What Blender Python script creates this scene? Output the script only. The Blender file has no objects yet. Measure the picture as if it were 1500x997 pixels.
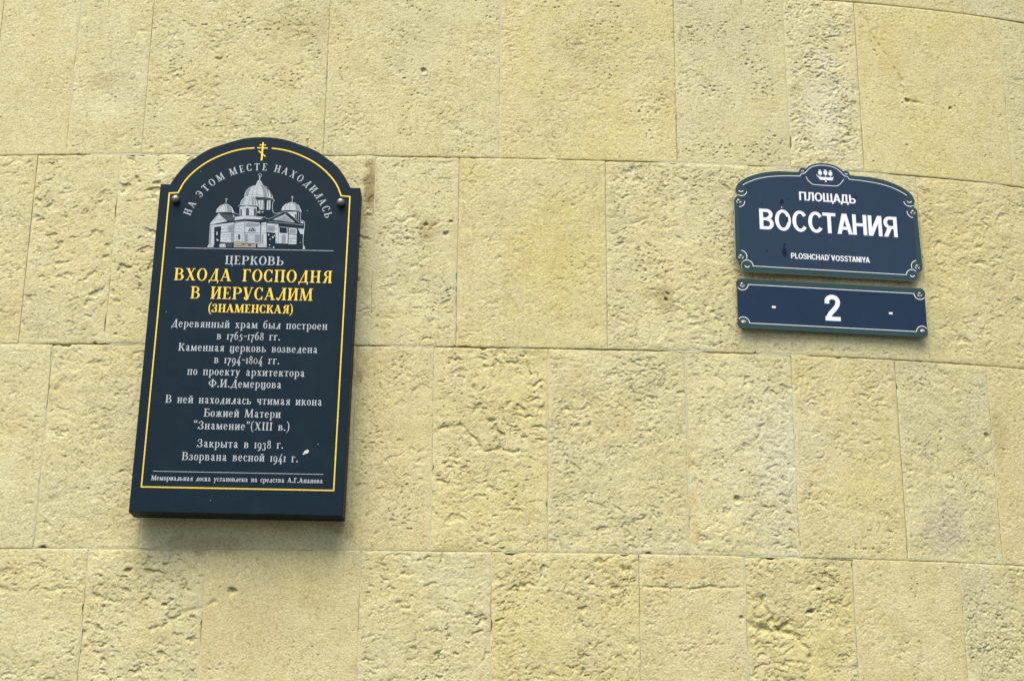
import bpy, bmesh, math, random
import numpy as np
from mathutils import Matrix, Vector, Quaternion

R = math.radians
sc = bpy.context.scene
col = sc.collection

# ------------------------------------------------------------------ camera
CAM_Z = 1.6
cam_d = bpy.data.cameras.new('camera')
cam = bpy.data.objects.new('camera', cam_d)
col.objects.link(cam)
sc.camera = cam
cam_d.sensor_width = 36.0
cam_d.sensor_fit = 'HORIZONTAL'
cam_d.lens = 2336.495 / 1500 * 36.0
cam_d.clip_start = 0.05
cam_d.clip_end = 3000
_r = ((0.999555, -0.0290156, 0.0069208), (-0.0153457, -0.3012311, 0.9534277), (0.0255796, 0.9531096, 0.3015423))
cam.matrix_world = Matrix(((_r[0][0], _r[1][0], -_r[2][0], 0), (_r[0][1], _r[1][1], -_r[2][1], 0),
                           (_r[0][2], _r[1][2], -_r[2][2], CAM_Z), (0, 0, 0, 1)))

# ------------------------------------------------------------------ light: bright overcast day
SUN_EL, SUN_AZ = R(66), R(203)          # azimuth clockwise from +Y (north)
w = bpy.data.worlds.new('World'); sc.world = w; w.use_nodes = True
nt = w.node_tree; nt.nodes.clear()
sky = nt.nodes.new('ShaderNodeTexSky'); sky.sky_type = 'NISHITA'; sky.sun_disc = False
sky.sun_elevation = SUN_EL; sky.sun_rotation = SUN_AZ
sky.air_density = 1.0; sky.dust_density = 4.0; sky.ozone_density = 1.0
bg = nt.nodes.new('ShaderNodeBackground'); bg.inputs['Strength'].default_value = 0.06
wo = nt.nodes.new('ShaderNodeOutputWorld')
nt.links.new(sky.outputs[0], bg.inputs[0]); nt.links.new(bg.outputs[0], wo.inputs[0])
sd = bpy.data.lights.new('sun', 'SUN'); sd.energy = 1.5; sd.angle = R(55); sd.color = (1.0, 0.95, 0.86)
so = bpy.data.objects.new('sun', sd); col.objects.link(so)
d = Vector((math.sin(SUN_AZ) * math.cos(SUN_EL), math.cos(SUN_AZ) * math.cos(SUN_EL), math.sin(SUN_EL)))
so.rotation_euler = d.to_track_quat('Z', 'Y').to_euler(); so.location = (-3, -4, 9)
sc.view_settings.view_transform = 'Standard'; sc.view_settings.look = 'None'
sc.view_settings.exposure = 1.72; sc.view_settings.gamma = 1

# ------------------------------------------------------------------ helpers
def mesh_obj(name, verts, faces, mat, parent=None, smooth=False, matrix=None):
    me = bpy.data.meshes.new(name)
    me.from_pydata([tuple(v) for v in verts], [], [tuple(f) for f in faces])
    if mat: me.materials.append(mat)
    if smooth: me.shade_smooth()
    o = bpy.data.objects.new(name, me); col.objects.link(o)
    if parent: o.parent = parent
    if matrix is not None: o.matrix_world = matrix
    return o

def thing(name, label, cat, matrix, group=None):
    o = bpy.data.objects.new(name, None); col.objects.link(o)
    o.empty_display_size = .1
    o.matrix_world = matrix
    o['label'] = label; o['category'] = cat
    if group: o['group'] = group
    return o

def new_mat(name, colr, rough=.5, metal=0., spec=.5, coat=0., coat_rough=.1):
    m = bpy.data.materials.new(name); m.use_nodes = True
    b = m.node_tree.nodes['Principled BSDF']
    b.inputs['Base Color'].default_value = (*colr, 1)
    b.inputs['Roughness'].default_value = rough
    b.inputs['Metallic'].default_value = metal
    b.inputs['Specular IOR Level'].default_value = spec
    b.inputs['Coat Weight'].default_value = coat
    b.inputs['Coat Roughness'].default_value = coat_rough
    return m, b

class NT:
    """short helper for building node trees"""
    def __init__(s, m): s.t = m.node_tree; s.m = m
    def n(s, typ, **kw):
        nd = s.t.nodes.new(typ)
        for k, v in kw.items():
            if k in ('inp',):
                for a, b in v.items(): nd.inputs[a].default_value = b
            else: setattr(nd, k, v)
        return nd
    def l(s, a, b): s.t.links.new(a, b)
    def noise(s, vec, scale, detail=4, rough=.6, dist=0.):
        nd = s.n('ShaderNodeTexNoise', inp={'Scale': scale, 'Detail': detail, 'Roughness': rough, 'Distortion': dist})
        s.l(vec, nd.inputs['Vector']); return nd.outputs['Fac']
    def ramp(s, fac, stops):
        nd = s.n('ShaderNodeValToRGB'); e = nd.color_ramp.elements
        while len(e) < len(stops): e.new(.5)
        for i, (p, c) in enumerate(stops):
            e[i].position = p; e[i].color = (*c, 1) if not isinstance(c, (int, float)) else (c, c, c, 1)
        s.l(fac, nd.inputs['Fac']); return nd.outputs['Color']
    def mix(s, fac, a, b, mode='MIX'):
        nd = s.n('ShaderNodeMix', data_type='RGBA', blend_type=mode)
        for src, i in ((fac, 0), (a, 6), (b, 7)):
            if hasattr(src, 'links'): s.l(src, nd.inputs[i])
            elif isinstance(src, (int, float)): nd.inputs[i].default_value = src
            else: nd.inputs[i].default_value = (*src, 1)
        return nd.outputs[2]
    def math(s, op, a, b=None, c=None):
        nd = s.n('ShaderNodeMath', operation=op)
        for i, v in enumerate((a, b, c)):
            if v is None: continue
            if hasattr(v, 'links'): s.l(v, nd.inputs[i])
            else: nd.inputs[i].default_value = v
        return nd.outputs[0]

# ------------------------------------------------------------------ numpy noise
def _hash(ix, iy, seed):
    h = (ix.astype(np.int64) * 374761393 + iy.astype(np.int64) * 668265263 + seed * 974711) & 0xffffffff
    h = ((h ^ (h >> 13)) * 1274126177) & 0xffffffff
    h = ((h ^ (h >> 16)) * 2246822519) & 0xffffffff
    return (h ^ (h >> 15)) & 0xffffffff

def perlin(x, y, seed=0):
    ix = np.floor(x); iy = np.floor(y); fx = x - ix; fy = y - iy
    u = fx * fx * fx * (fx * (fx * 6 - 15) + 10); v = fy * fy * fy * (fy * (fy * 6 - 15) + 10)
    def g(a, b, dx, dy):
        t = _hash(ix + a, iy + b, seed) * (2 * math.pi / 4294967296.)
        return np.cos(t) * dx + np.sin(t) * dy
    n00 = g(0, 0, fx, fy); n10 = g(1, 0, fx - 1, fy); n01 = g(0, 1, fx, fy - 1); n11 = g(1, 1, fx - 1, fy - 1)
    return (n00 * (1 - u) + n10 * u) * (1 - v) + (n01 * (1 - u) + n11 * u) * v   # about -.7 .. .7

def fbm(x, y, octv, seed=0, gain=.5):
    s = 0; a = 1.
    for i in range(octv):
        s = s + a * perlin(x, y, seed + i * 17); x = x * 2.03 + 5.1; y = y * 2.03 - 3.7; a *= gain
    return s

def sstep(a, b, x):
    t = np.clip((x - a) / (b - a), 0, 1); return t * t * (3 - 2 * t)

# ------------------------------------------------------------------ the wall: gently bowed in plan
WC = (3.6991113, 0.0254165, 0.0100899, 0.00987)
XL, XR = -1.6, 1.9
def wall_y(x):
    x = np.asarray(x, float)
    def f(x): return WC[0] + WC[1] * x**2 + WC[2] * x**3 + WC[3] * x**4
    def s(x): return 2 * WC[1] * x + 3 * WC[2] * x**2 + 4 * WC[3] * x**3
    xc = np.clip(x, XL, XR); dx = x - xc
    return f(xc) + s(xc) * dx + .06 * dx * dx
def wall_s(x):
    x = np.asarray(x, float); xc = np.clip(x, XL, XR)
    return 2 * WC[1] * xc + 3 * WC[2] * xc**2 + 4 * WC[3] * xc**3 + .12 * (x - xc)
def wall_p(x, z, h):
    s = wall_s(x); k = np.sqrt(1 + s * s)
    return np.stack([x + s / k * h, wall_y(x) - h / k, z + 0 * x], -1)

# ------------------------------------------------------------------ materials of the wall
SPOTS = [(-.258, 3.17, .022, .11, .75, (.24, .175, .06)), (-.30, 2.69, .06, .06, .55, (.33, .26, .12)), (-.115, 3.05, .045, .05, .45, (.34, .28, .11)),
         (.477, 2.88, .03, .05, .5, (.33, .27, .11)), (1.15, 2.34, .07, .08, .5, (.50, .44, .33)), (.18, 3.0, .12, .16, .45, (.60, .51, .20)),
         (1.09, 3.60, .05, .12, .45, (.60, .50, .21)), (.655, 2.765, .05, .018, .6, (.60, .51, .24)), (.91, 3.45, .08, .20, .35, (.66, .64, .48)),
         (.78, 2.52, .16, .18, .3, (.66, .64, .47)), (-.50, 2.08, .14, .12, .35, (.62, .51, .26)), (.51, 2.21, .11, .035, .5, (.58, .47, .22)),
         (-.45, 3.62, .14, .08, .35, (.46, .40, .17)), (-.95, 3.45, .06, .05, .3, (.42, .35, .17)), (.27, 3.55, .12, .08, .35, (.50, .44, .20)),
         (-.30, 2.30, .05, .04, .5, (.30, .235, .10)), (1.31, 2.58, .03, .10, .4, (.42, .36, .18)), (.79, 2.02, .09, .10, .35, (.56, .50, .20)),
         (.529, 2.472, .017, .026, .9, (.60, .50, .22)), (.533, 2.385, .014, .034, .9, (.60, .50, .22)), (.534, 2.305, .014, .045, .9, (.60, .50, .22)), (-.6, 2.262, .16, .03, .5, (.36, .29, .14))]
def stone_material():
    m, b = new_mat('shell_limestone', (.5, .45, .3), .93, spec=.25)
    t = NT(m)
    geo = t.n('ShaderNodeNewGeometry'); P = geo.outputs['Position']
    oi = t.n('ShaderNodeObjectInfo')
    tint = oi.outputs['Color']
    off = t.n('ShaderNodeVectorMath', operation='ADD')
    sc3 = t.n('ShaderNodeVectorMath', operation='SCALE', inp={'Scale': 13.7})
    cmb = t.n('ShaderNodeCombineXYZ'); t.l(oi.outputs['Random'], cmb.inputs[0]); t.l(oi.outputs['Random'], cmb.inputs[2])
    t.l(cmb.outputs[0], sc3.inputs[0]); t.l(P, off.inputs[0]); t.l(sc3.outputs[0], off.inputs[1])
    V = off.outputs[0]
    pores = t.n('ShaderNodeAttribute', attribute_type='OBJECT', attribute_name='pores').outputs['Fac']
    stain = t.n('ShaderNodeAttribute', attribute_type='OBJECT', attribute_name='stain').outputs['Fac']
    n1 = t.noise(V, 3.2, 3, .55, .6)
    n2 = t.noise(V, 16, 6, .68, .4)
    n3 = t.noise(V, 105, 5, .8)
    n4 = t.noise(V, 260, 3, .8)
    c = t.ramp(n1, [(.30, (0.572, 0.534, 0.315)), (.5, (0.633, 0.583, 0.311)), (.68, (0.645, 0.568, 0.264))])
    c2 = t.ramp(n2, [(.28, (0.511, 0.456, 0.228)), (.5, (0.629, 0.578, 0.315)), (.72, (0.715, 0.673, 0.400))])
    c = t.mix(.5, c, c2)
    # yellow iron stain and pale lime patches
    ns = t.math('MULTIPLY', t.ramp(t.noise(V, 6.5, 5, .65, .8), [(.46, 0.), (.66, .7)]), stain)
    c = t.mix(ns, c, (.585, .535, .235))
    npale = t.math('MULTIPLY', t.ramp(t.noise(V, 9.0, 5, .65, .6), [(.54, 0.), (.74, 1.)]), .5)
    c = t.mix(npale, c, (0.706, 0.668, 0.416))
    # stains, repairs, lichen and darker brown patches below the plaque, each at its own place: (x, z, half width, half height, strength, colour)
    sepp = t.n('ShaderNodeSeparateXYZ'); t.l(P, sepp.inputs[0])
    sn = t.noise(P, 26, 6, .7, .5)
    for sx_, sz_, rx_, rz_, st_, cc in SPOTS:
        dx_ = t.math('DIVIDE', t.math('SUBTRACT', sepp.outputs[0], sx_), rx_); dz_ = t.math('DIVIDE', t.math('SUBTRACT', sepp.outputs[2], sz_), rz_)
        rr = t.math('SQRT', t.math('ADD', t.math('MULTIPLY', dx_, dx_), t.math('MULTIPLY', dz_, dz_)))
        f_ = t.math('SUBTRACT', t.math('MULTIPLY_ADD', sn, 2.6, -.3), rr)
        f_ = t.math('MULTIPLY', t.ramp(f_, [(.12, 0.), (.55, 1.)]), st_)
        c = t.mix(f_, c, cc)
    # grain
    g = t.ramp(n3, [(.28, (.62, .56, .44)), (.44, (.97, .96, .94)), (.5, (1., 1., 1.)), (.72, (1.13, 1.15, 1.20))])
    c = t.mix(1., c, g, 'MULTIPLY')
    g4 = t.ramp(n4, [(.3, .74), (.5, 1.), (.7, 1.16)])
    c = t.mix(1., c, g4, 'MULTIPLY')
    # dark brown freckles, stronger on porous blocks
    nf = t.noise(V, 150, 3, .6); nm = t.noise(V, 11, 3, .6)
    fr = t.math('MULTIPLY', t.ramp(nf, [(.59, 0.), (.68, 1.)]), t.ramp(nm, [(.42, 0.), (.60, 1.)]))
    fr = t.math('MULTIPLY', fr, t.math('MULTIPLY_ADD', pores, .65, .35))
    c = t.mix(t.math('MULTIPLY', fr, .85), c, (.20, .155, .06))
    c = t.mix(1., c, tint, 'MULTIPLY')
    t.l(c, b.inputs['Base Color'])
    bn = t.n('ShaderNodeBump', inp={'Strength': .8, 'Distance': .0028})
    h = t.math('ADD', t.noise(V, 170, 5, .75), t.math('MULTIPLY', t.noise(V, 520, 3, .7), .5))
    t.l(h, bn.inputs['Height']); t.l(bn.outputs[0], b.inputs['Normal'])
    return m
M_stone = stone_material()

def mortar_material(name, cA, cB):
    m, b = new_mat(name, cA, .95, spec=.2); t = NT(m)
    P = t.n('ShaderNodeNewGeometry').outputs['Position']
    c = t.ramp(t.noise(P, 30, 5, .65), [(.3, cA), (.7, cB)])
    t.l(c, b.inputs['Base Color'])
    bn = t.n('ShaderNodeBump', inp={'Strength': .5, 'Distance': .001}); t.l(t.noise(P, 300, 4, .7), bn.inputs['Height'])
    t.l(bn.outputs[0], b.inputs['Normal']); return m
M_bed = mortar_material('joint_bed', (.20, .16, .10), (.30, .25, .16))
M_mortar = mortar_material('pale_mortar', (.50, .48, .31), (.60, .58, .40))
M_patch = mortar_material('yellow_patch_mortar', (.50, .46, .22), (.60, .56, .31))

# ------------------------------------------------------------------ blocks
# the courses (heights above the pavement)
ZC = [0.0, 0.252, 0.752, 1.252, 1.752, 2.252, 2.752, 3.252, 3.742, 4.242]
# vertical joints of each course, measured along the wall; the courses in view are 4 to 8
JOINTS = {
    8: [-1.12, -0.62, -0.17, 0.34, 0.86, 1.313, 1.70],
    7: [-1.233, -1.030, -0.838, -0.380, 0.063, 0.516, 0.809, 1.002, 1.411],
    6: [-1.100, -0.889, -0.246, -0.037, 0.332, 0.699, 0.908, 1.141, 1.60],
    5: [-1.015, -0.765, -0.663, -0.352, -0.278, -0.088, 0.187, 0.522, 0.785, 1.048, 1.289],
    4: [-1.24, -0.884, -0.608, -0.249, 0.055, 0.400, 0.650, 0.911, 1.176, 1.52]}
# roughness, pores, stain, tint for the blocks of each course, from left to right (first ends at the first joint)
Y = (1.02, 1.0, .93); G = (.98, .985, 1.0); W = (1.04, 1.05, 1.09); N = (1, 1, 1); T = (1.01, .985, .95)
LOOK = {
    8: [(.4, .5, .3, N)] * 5 + [(.3, .4, .4, Y), (.4, .4, .3, N), (.4, .4, .2, N)],
    7: [(.25, .3, .3, N), (.2, .3, .2, G), (.35, .8, .3, N), (.5, .9, .45, N), (.42, .7, .3, N), (.45, .7, .6, Y),
        (.18, 1., .2, G), (1.0, .7, .1, W), (.22, .3, .8, Y), (.5, .6, .3, N)],
    6: [(.7, .3, .2, N), (.85, .3, .3, N), (.95, .5, .3, N), (.62, 1., .2, N), (.38, .4, 1., Y), (.95, .8, .1, N),
        (.7, .4, .2, N), (.7, .4, .2, N), (.95, .2, .35, Y), (.9, .2, .3, N)],
    5: [(.5, .2, .1, N), (1.0, .3, .3, N), (.35, .3, .2, G), (.2, .3, .1, G), (.25, .3, .1, G), (.45, 1., .1, T),
        (.9, .6, .7, Y), (.9, .5, .3, N), (1.05, .7, .1, W), (.65, .5, .5, Y), (.85, .8, .2, N), (.35, .4, .5, T)],
    4: [(.7, .2, .2, N), (.75, .2, .2, N), (1.05, .3, .1, N), (.28, .3, .4, T), (.95, .4, .3, N), (.85, .5, .5, Y), (.32, .6, .5, T),
        (1.12, .5, .7, Y), (.25, .4, .3, T), (.95, .4, .2, N), (.7, .3, .2, N)]}
# (points, width, depth) of cracks and grooves, (x, z, radius, depth) of single holes
GROOVES = [([(1.009, 3.737), (1.055, 3.636), (1.103, 3.562), (1.134, 3.464), (1.175, 3.461)], .0035, .0035),
           ([(0.414, 2.174), (0.502, 2.173), (0.647, 2.177)], .0022, .0030),
           ([(-.079, 2.543), (-.02, 2.555), (.035, 2.49), (.117, 2.495)], .004, .004),
           ([(0.006, 2.655), (0.02, 2.60), (.075, 2.53)], .004, .003),
           ([(-.72, 2.06), (-.64, 2.11), (-.58, 2.13)], .004, .003),
           ([(.69, 2.15), (.72, 2.08), (.78, 2.06), (.80, 2.0)], .006, .006),
           ([(.66, 2.09), (.70, 2.07), (.75, 2.09)], .006, .006)]
HOLES = [(-.134, 3.493, .009, .007), (1.134, 3.464, .007, .006), (1.25, 3.453, .006, .006), (-.115, 3.067, .008, .006),
         (-.064, 3.04, .008, .006), (-.058, 3.075, .006, .006), (.477, 2.882, .006, .008), (.484, 2.90, .004, .006), (.826, 2.174, .007, .010),
         (.80, 2.12, .008, .010), (.636, 2.107, .005, .006), (-.79, 2.20, .010, .006), (1.274, 2.567, .010, .006), (.638, 2.389, .012, .007),
         (-.54, 2.155, .012, .008), (-.70, 2.12, .006, .008), (.785, 1.955, .008, .010), (-.18, 3.47, .004, .004)]

def seg_dist(x, z, a, b):
    dx, dz = b[0] - a[0], b[1] - a[1]
    t = np.clip(((x - a[0]) * dx + (z - a[1]) * dz) / (dx * dx + dz * dz), 0, 1)
    return np.hypot(x - a[0] - t * dx, z - a[1] - t * dz)

def relief(x, z, rough, seed, pores):
    """height of the hewn stone face in metres"""
    rng = random.Random(seed)
    ang = rng.uniform(-.35, .5); ca, sa = math.cos(ang), math.sin(ang)
    u = x * ca + z * sa; v = -x * sa + z * ca
    wx = fbm(x * 24, z * 24, 3, seed + 5) * .020; wz = fbm(x * 24 + 9, z * 24, 3, seed + 6) * .016
    u = u + wx; v = v + wz
    fq = rng.uniform(.72, 1.35); asp = rng.uniform(.75, 1.15); k1, k2, k3 = rng.uniform(.5, 1.2), rng.uniform(.5, 1.1), rng.uniform(.3, 1.1)
    h = .0032 * rough * fbm(x * 5, z * 5, 3, seed)
    h = h + .0008 * rough * fbm(u * 22, v * 36, 5, seed + 1, .66)
    dens = sstep(-.65, .55, fbm(x * 8, z * 8, 3, seed + 3) + .3 * (rough - .6))
    # chipped hollows, some centimetres wide
    n = fbm(u * 32 * fq, v * 55 * fq * asp, 4, seed + 2, .6)
    p = sstep(.40, .56, n + .12 * dens)
    h = h - .0030 * k1 * rough * p * (.3 + .7 * dens)
    # small crumbled pits
    n2 = fbm(u * 80 * fq, v * 125 * fq * asp, 4, seed + 4, .65)
    p2 = sstep(.36, .58, n2 + .26 * dens - .07)
    h = h - k2 * (.0010 + .0010 * rough) * p2 * (.25 + .75 * dens)
    n3 = fbm(x * 120, z * 150, 2, seed + 14, .6)
    cl = sstep(.0, .55, fbm(x * 10, z * 12, 3, seed + 15) + .10 * pores)
    h = h - .0028 * sstep(.50, .62, n3 + .20 * pores * cl - .06 + .04 * pores) * (.35 + .65 * cl)
    # broken ledges on the rough blocks
    s = fbm(u * 11, v * 19, 4, seed + 8, .6)
    f = s * 4 - np.floor(s * 4)
    h = h + k3 * .0022 * max(0, rough - .35) * (np.floor(s * 4) + sstep(.78, 1., f)) / 4 * (.4 + .6 * sstep(-.2, .3, fbm(x * 9 + 3, z * 9, 2, seed + 19)))
    h = h + (.00040 + .00035 * rough) * fbm(x * 150, z * 170, 3, seed + 9, .75)
    for pts, wd, dp in GROOVES:
        g = np.full_like(x, 9.)
        for a, b in zip(pts[:-1], pts[1:]): g = np.minimum(g, seg_dist(x + wx * .5, z + wz * .5, a, b))
        h = h - dp * np.exp(-(g / wd) ** 2) * (.35 + .65 * sstep(-.3, .3, fbm(x * 40, z * 40, 2, seed + 21)))
    for hx, hz, r, dp in HOLES:
        g = np.hypot((x - hx) + wx * .5, ((z - hz) + wz * .5) * 1.25)
        h = h - dp * sstep(r * 1.15, r * .45, g)
    return h

def block_grid(n_len, step, fine):
    if not fine: return np.linspace(0, n_len, max(3, int(n_len / .12) + 1))
    e = [0, .0009, .0022, .0042, .0068]
    k = max(2, int(round((n_len - .0136) / step)))
    return np.concatenate([e[:-1], np.linspace(e[-1], n_len - e[-1], k + 1), n_len - np.array(e[:-1][::-1])])

WALL = thing('stone_wall', 'pale yellow shell limestone wall of large rough squared blocks behind the signs', 'wall', Matrix.Translation((0, 3.8, 0)))
GAP = {3.252: .0012, 2.752: .0010, 2.252: .0006, 3.742: .0014, 1.752: .001}
DARK = {1.002, .516, -.838, -.380, -.037, .332, 1.048, .400, -1.100}     # open upright joints
def make_block(x0, x1, z0, z1, look, seed, fine):
    rough, pores, stain, tint = look
    rng = random.Random(seed)
    gl = .0007 if x0 in DARK else rng.uniform(.0002, .0006); gr = .0007 if x1 in DARK else rng.uniform(.0002, .0006)
    gb, gt = GAP.get(round(z0, 3), .001), GAP.get(round(z1, 3), .001)
    x0 += gl; x1 -= gr; z0 += gb; z1 -= gt
    a = block_grid(x1 - x0, .0025, fine); b = block_grid(z1 - z0, .0025, fine)
    A, B = np.meshgrid(a, b); X = x0 + A; Z = z0 + B
    LX, LZ = x1 - x0, z1 - z0
    proud = rng.uniform(-.0009, .0009)
    if fine:
        dl, dr, db, dt = A, LX - A, B, LZ - B
        def chip(s, k):     # uneven arrises, now and then a real chip
            c = .0008 * (fbm(s * 40, 0 * s + k, 4, seed + k, .65) + .2) * (.4 + rough)
            c = c + .004 * rough * sstep(.38, .75, fbm(s * 17, 0 * s + k + .5, 3, seed + k + 30))
            return np.maximum(c, 0) * (1.9 if k > 2 else 1.)
        R0 = .016
        X = X + chip(Z, 1) * np.clip(1 - dl / R0, 0, 1) - chip(Z, 2) * np.clip(1 - dr / R0, 0, 1)
        Z = Z + chip(X, 3) * np.clip(1 - db / R0, 0, 1) - chip(X, 4) * np.clip(1 - dt / R0, 0, 1)
        h = relief(X, Z, rough, seed, pores)
        dm = np.minimum(np.minimum(dl, dr), np.minimum(db, dt))
        # relief calms down towards the drafted margin
        h = h * (.45 + .55 * sstep(0, .018, dm)) - .0007 * np.exp(-dm / .0015) - .0006 * rough * np.exp(-dm / .006)
        h = h + proud
        Zs = Z + np.clip(-h, 0, .01) * .8 * sstep(0, .01, np.minimum(db, dt))     # hollows bite upward: undercut lips
    else:
        h = .002 * fbm(X * 9, Z * 9, 2, seed) + proud; Zs = Z
    ny, nx = A.shape
    cx, cz = (x0 + x1) / 2, z0
    org = wall_p(np.array([cx]), np.array([cz]), np.array([0.]))[0]
    P = wall_p(X.ravel(), Zs.ravel(), h.ravel()) - org
    idx = np.arange(nx * ny).reshape(ny, nx)
    Q = np.stack([idx[:-1, :-1], idx[:-1, 1:], idx[1:, 1:], idx[1:, :-1]], -1).reshape(-1, 4)
    ring = np.concatenate([idx[0, :], idx[1:, -1], idx[-1, -2::-1], idx[-2:0:-1, 0]])
    r1 = P[ring]; Xr, Zr = X.ravel()[ring], Zs.ravel()[ring]
    r2 = wall_p(Xr, Zr, np.full(len(ring), -.03)) - org
    n0 = len(P); m = len(ring); i = np.arange(m); j = (i + 1) % m
    Q2 = np.stack([n0 + j, n0 + i, n0 + m + i, n0 + m + j], -1)
    V = np.concatenate([P, r1, r2]); F = np.concatenate([Q, Q2])
    me = bpy.data.meshes.new('stone_block')
    me.vertices.add(len(V)); me.vertices.foreach_set('co', V.astype(np.float32).ravel())
    me.loops.add(F.size); me.loops.foreach_set('vertex_index', F.astype(np.int32).ravel())
    me.polygons.add(len(F)); me.polygons.foreach_set('loop_start', np.arange(0, F.size, 4, dtype=np.int32))
    me.polygons.foreach_set('loop_total', np.full(len(F), 4, np.int32))
    me.polygons.foreach_set('use_smooth', np.ones(len(F), bool))
    me.update(calc_edges=True); me.materials.append(M_stone)
    o = bpy.data.objects.new('stone_block', me); col.objects.link(o)
    o.parent = WALL; o.matrix_world = Matrix.Translation(org)
    k = rng.uniform(.98, 1.02)
    o.color = (tint[0] * k, tint[1] * k, tint[2] * k, 1)
    o['pores'] = float(pores); o['stain'] = float(stain)

rng0 = random.Random(4)
XE0, XE1 = -2.7, 3.0
for ci in range(len(ZC) - 1):
    z0, z1 = ZC[ci], ZC[ci + 1]
    # index of the course: 1.752 -> 4
    js = list(JOINTS.get(ci, []))
    looks = LOOK.get(ci)
    if not js: js = [-1.0 + rng0.uniform(-.1, .1)]; 
    base = list(js)
    if not looks:
        while js[-1] < 1.3: js.append(js[-1] + rng0.uniform(.25, .55))
        looks = [(.6, .4, .3, N)] * (len(js) + 1)
    js_l = []
    x = js[0]
    while x > XE0 + .3: x -= rng0.uniform(.27, .5); js_l.append(max(x, XE0))
    js_r = []; x = js[-1]
    while x < XE1 - .3: x += rng0.uniform(.27, .5); js_r.append(min(x, XE1))
    allj = sorted(js_l) + js + js_r
    nl = len(js_l)
    for k in range(len(allj) - 1):
        li = min(max(k - nl + 1, 0), len(looks) - 1)
        vis = (4 <= ci <= 8) and allj[k + 1] > -1.36 and allj[k] < 1.62 and (ci < 8 or allj[k + 1] > .9)
        make_block(allj[k], allj[k + 1], z0, z1, looks[li], 1000 * ci + k * 37 + 11, vis)

# what lies behind the joints
def strip(name, xs, zs, hfun, mat, kind=None):
    A, B = np.meshgrid(np.asarray(xs, float), np.asarray(zs, float)); h = hfun(A, B)
    V = wall_p(A.ravel(), B.ravel(), h.ravel()); ny, nx = A.shape
    idx = np.arange(nx * ny).reshape(ny, nx)
    F = np.stack([idx[:-1, :-1], idx[:-1, 1:], idx[1:, 1:], idx[1:, :-1]], -1).reshape(-1, 4)
    o = mesh_obj(name, V, F.tolist(), mat, WALL, True, Matrix.Identity(4))
    return o
strip('wall_core', np.linspace(XE0 + .01, XE1 - .01, 60), np.linspace(.0, 4.235, 20), lambda a, b: -.0105 + 0 * a, M_bed)
strip('wall_back', np.linspace(XE1 - .01, XE0 + .01, 30), np.linspace(.0, 4.235, 8), lambda a, b: -.5 + 0 * a, M_bed)
# flush pale mortar: the joint under course 5 and some upright joints
def mortar_bed_joint(z, x0, x1, wd, dep, mat=M_mortar, seed=3):
    xs = np.arange(x0, x1, .004)
    strip('mortar_joint', xs, np.linspace(z - wd, z + wd, 3), lambda a, b: -dep + .0012 * fbm(a * 60, b * 3, 3, seed), mat)
mortar_bed_joint(2.252, -1.4, 1.6, .0016, .0016)
def mortar_uneven(name, z, x0, x1, wd, lo, hi, seed, mat=M_mortar):
    xs = np.arange(x0, x1, .004)
    strip(name, xs, np.linspace(z - wd, z + wd, 3), lambda a, b: -lo - hi * sstep(-.15, .3, fbm(a * 5, b * 3, 3, seed)) + .0008 * fbm(a * 70, b * 3, 3, seed), mat)
mortar_uneven('mortar_joint', 3.252, -1.45, 1.8, .0024, .0010, .010, 41)
mortar_uneven('mortar_joint', 2.752, -1.45, 1.8, .0024, .0010, .009, 43)
mortar_uneven('mortar_joint', 3.742, .9, 1.8, .0024, .003, .008, 47)
for ci, js in JOINTS.items():
    for k, x in enumerate(js):
        z0, z1 = ZC[ci] + .003, ZC[ci + 1] - .003
        zs = np.arange(z0, z1, .004); sd_ = ci * 50 + k
        strip('mortar_joint', np.linspace(x - .0013, x + .0013, 3), zs,
              lambda a, b: -.0006 - (.0025 if x in DARK else 0) - .0032 * sstep(-.05, .4, fbm(a * 3 + sd_, b * 7, 3, sd_)) + .0006 * fbm(a * 3, b * 70, 3, sd_), M_mortar)

# ------------------------------------------------------------------ pavement
def ground():
    m, b = new_mat('pavement_asphalt', (.16, .155, .15), .9); t = NT(m)
    P = t.n('ShaderNodeNewGeometry').outputs['Position']
    c = t.ramp(t.noise(P, 3, 6, .7), [(.3, (.045, .045, .045)), (.7, (.07, .07, .068))])
    t.l(c, b.inputs['Base Color'])
    o = mesh_obj('pavement', [(-600, -600, 0), (600, -600, 0), (600, 600, 0), (-600, 600, 0)], [(0, 1, 2, 3)], m)
    o['kind'] = 'structure'
ground()

# ------------------------------------------------------------------ plates: frame of reference (x right, y up, z towards the street), metres
def plate_matrix(o, yaw, tilt, roll):
    u = Vector((math.cos(yaw), math.sin(yaw), 0)); n0 = Vector((math.sin(yaw), -math.cos(yaw), 0)); z = Vector((0, 0, 1))
    v = math.cos(tilt) * z + math.sin(tilt) * n0; n = u.cross(v)
    u2 = math.cos(roll) * u + math.sin(roll) * v; v2 = -math.sin(roll) * u + math.cos(roll) * v
    return Matrix(((u2.x, v2.x, n.x, o[0]), (u2.y, v2.y, n.y, o[1]), (u2.z, v2.z, n.z, o[2] + CAM_Z), (0, 0, 0, 1)))
MP = plate_matrix((-.53003, 3.64219, 1.15031), -.02214, -.02297, -.01122)
MS = plate_matrix((.89266, 3.71841, 1.47120), .11303, -.01278, -.0003)
MN = plate_matrix((.89347, 3.71856, 1.27419), .10241, -.00352, -.0026)

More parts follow.
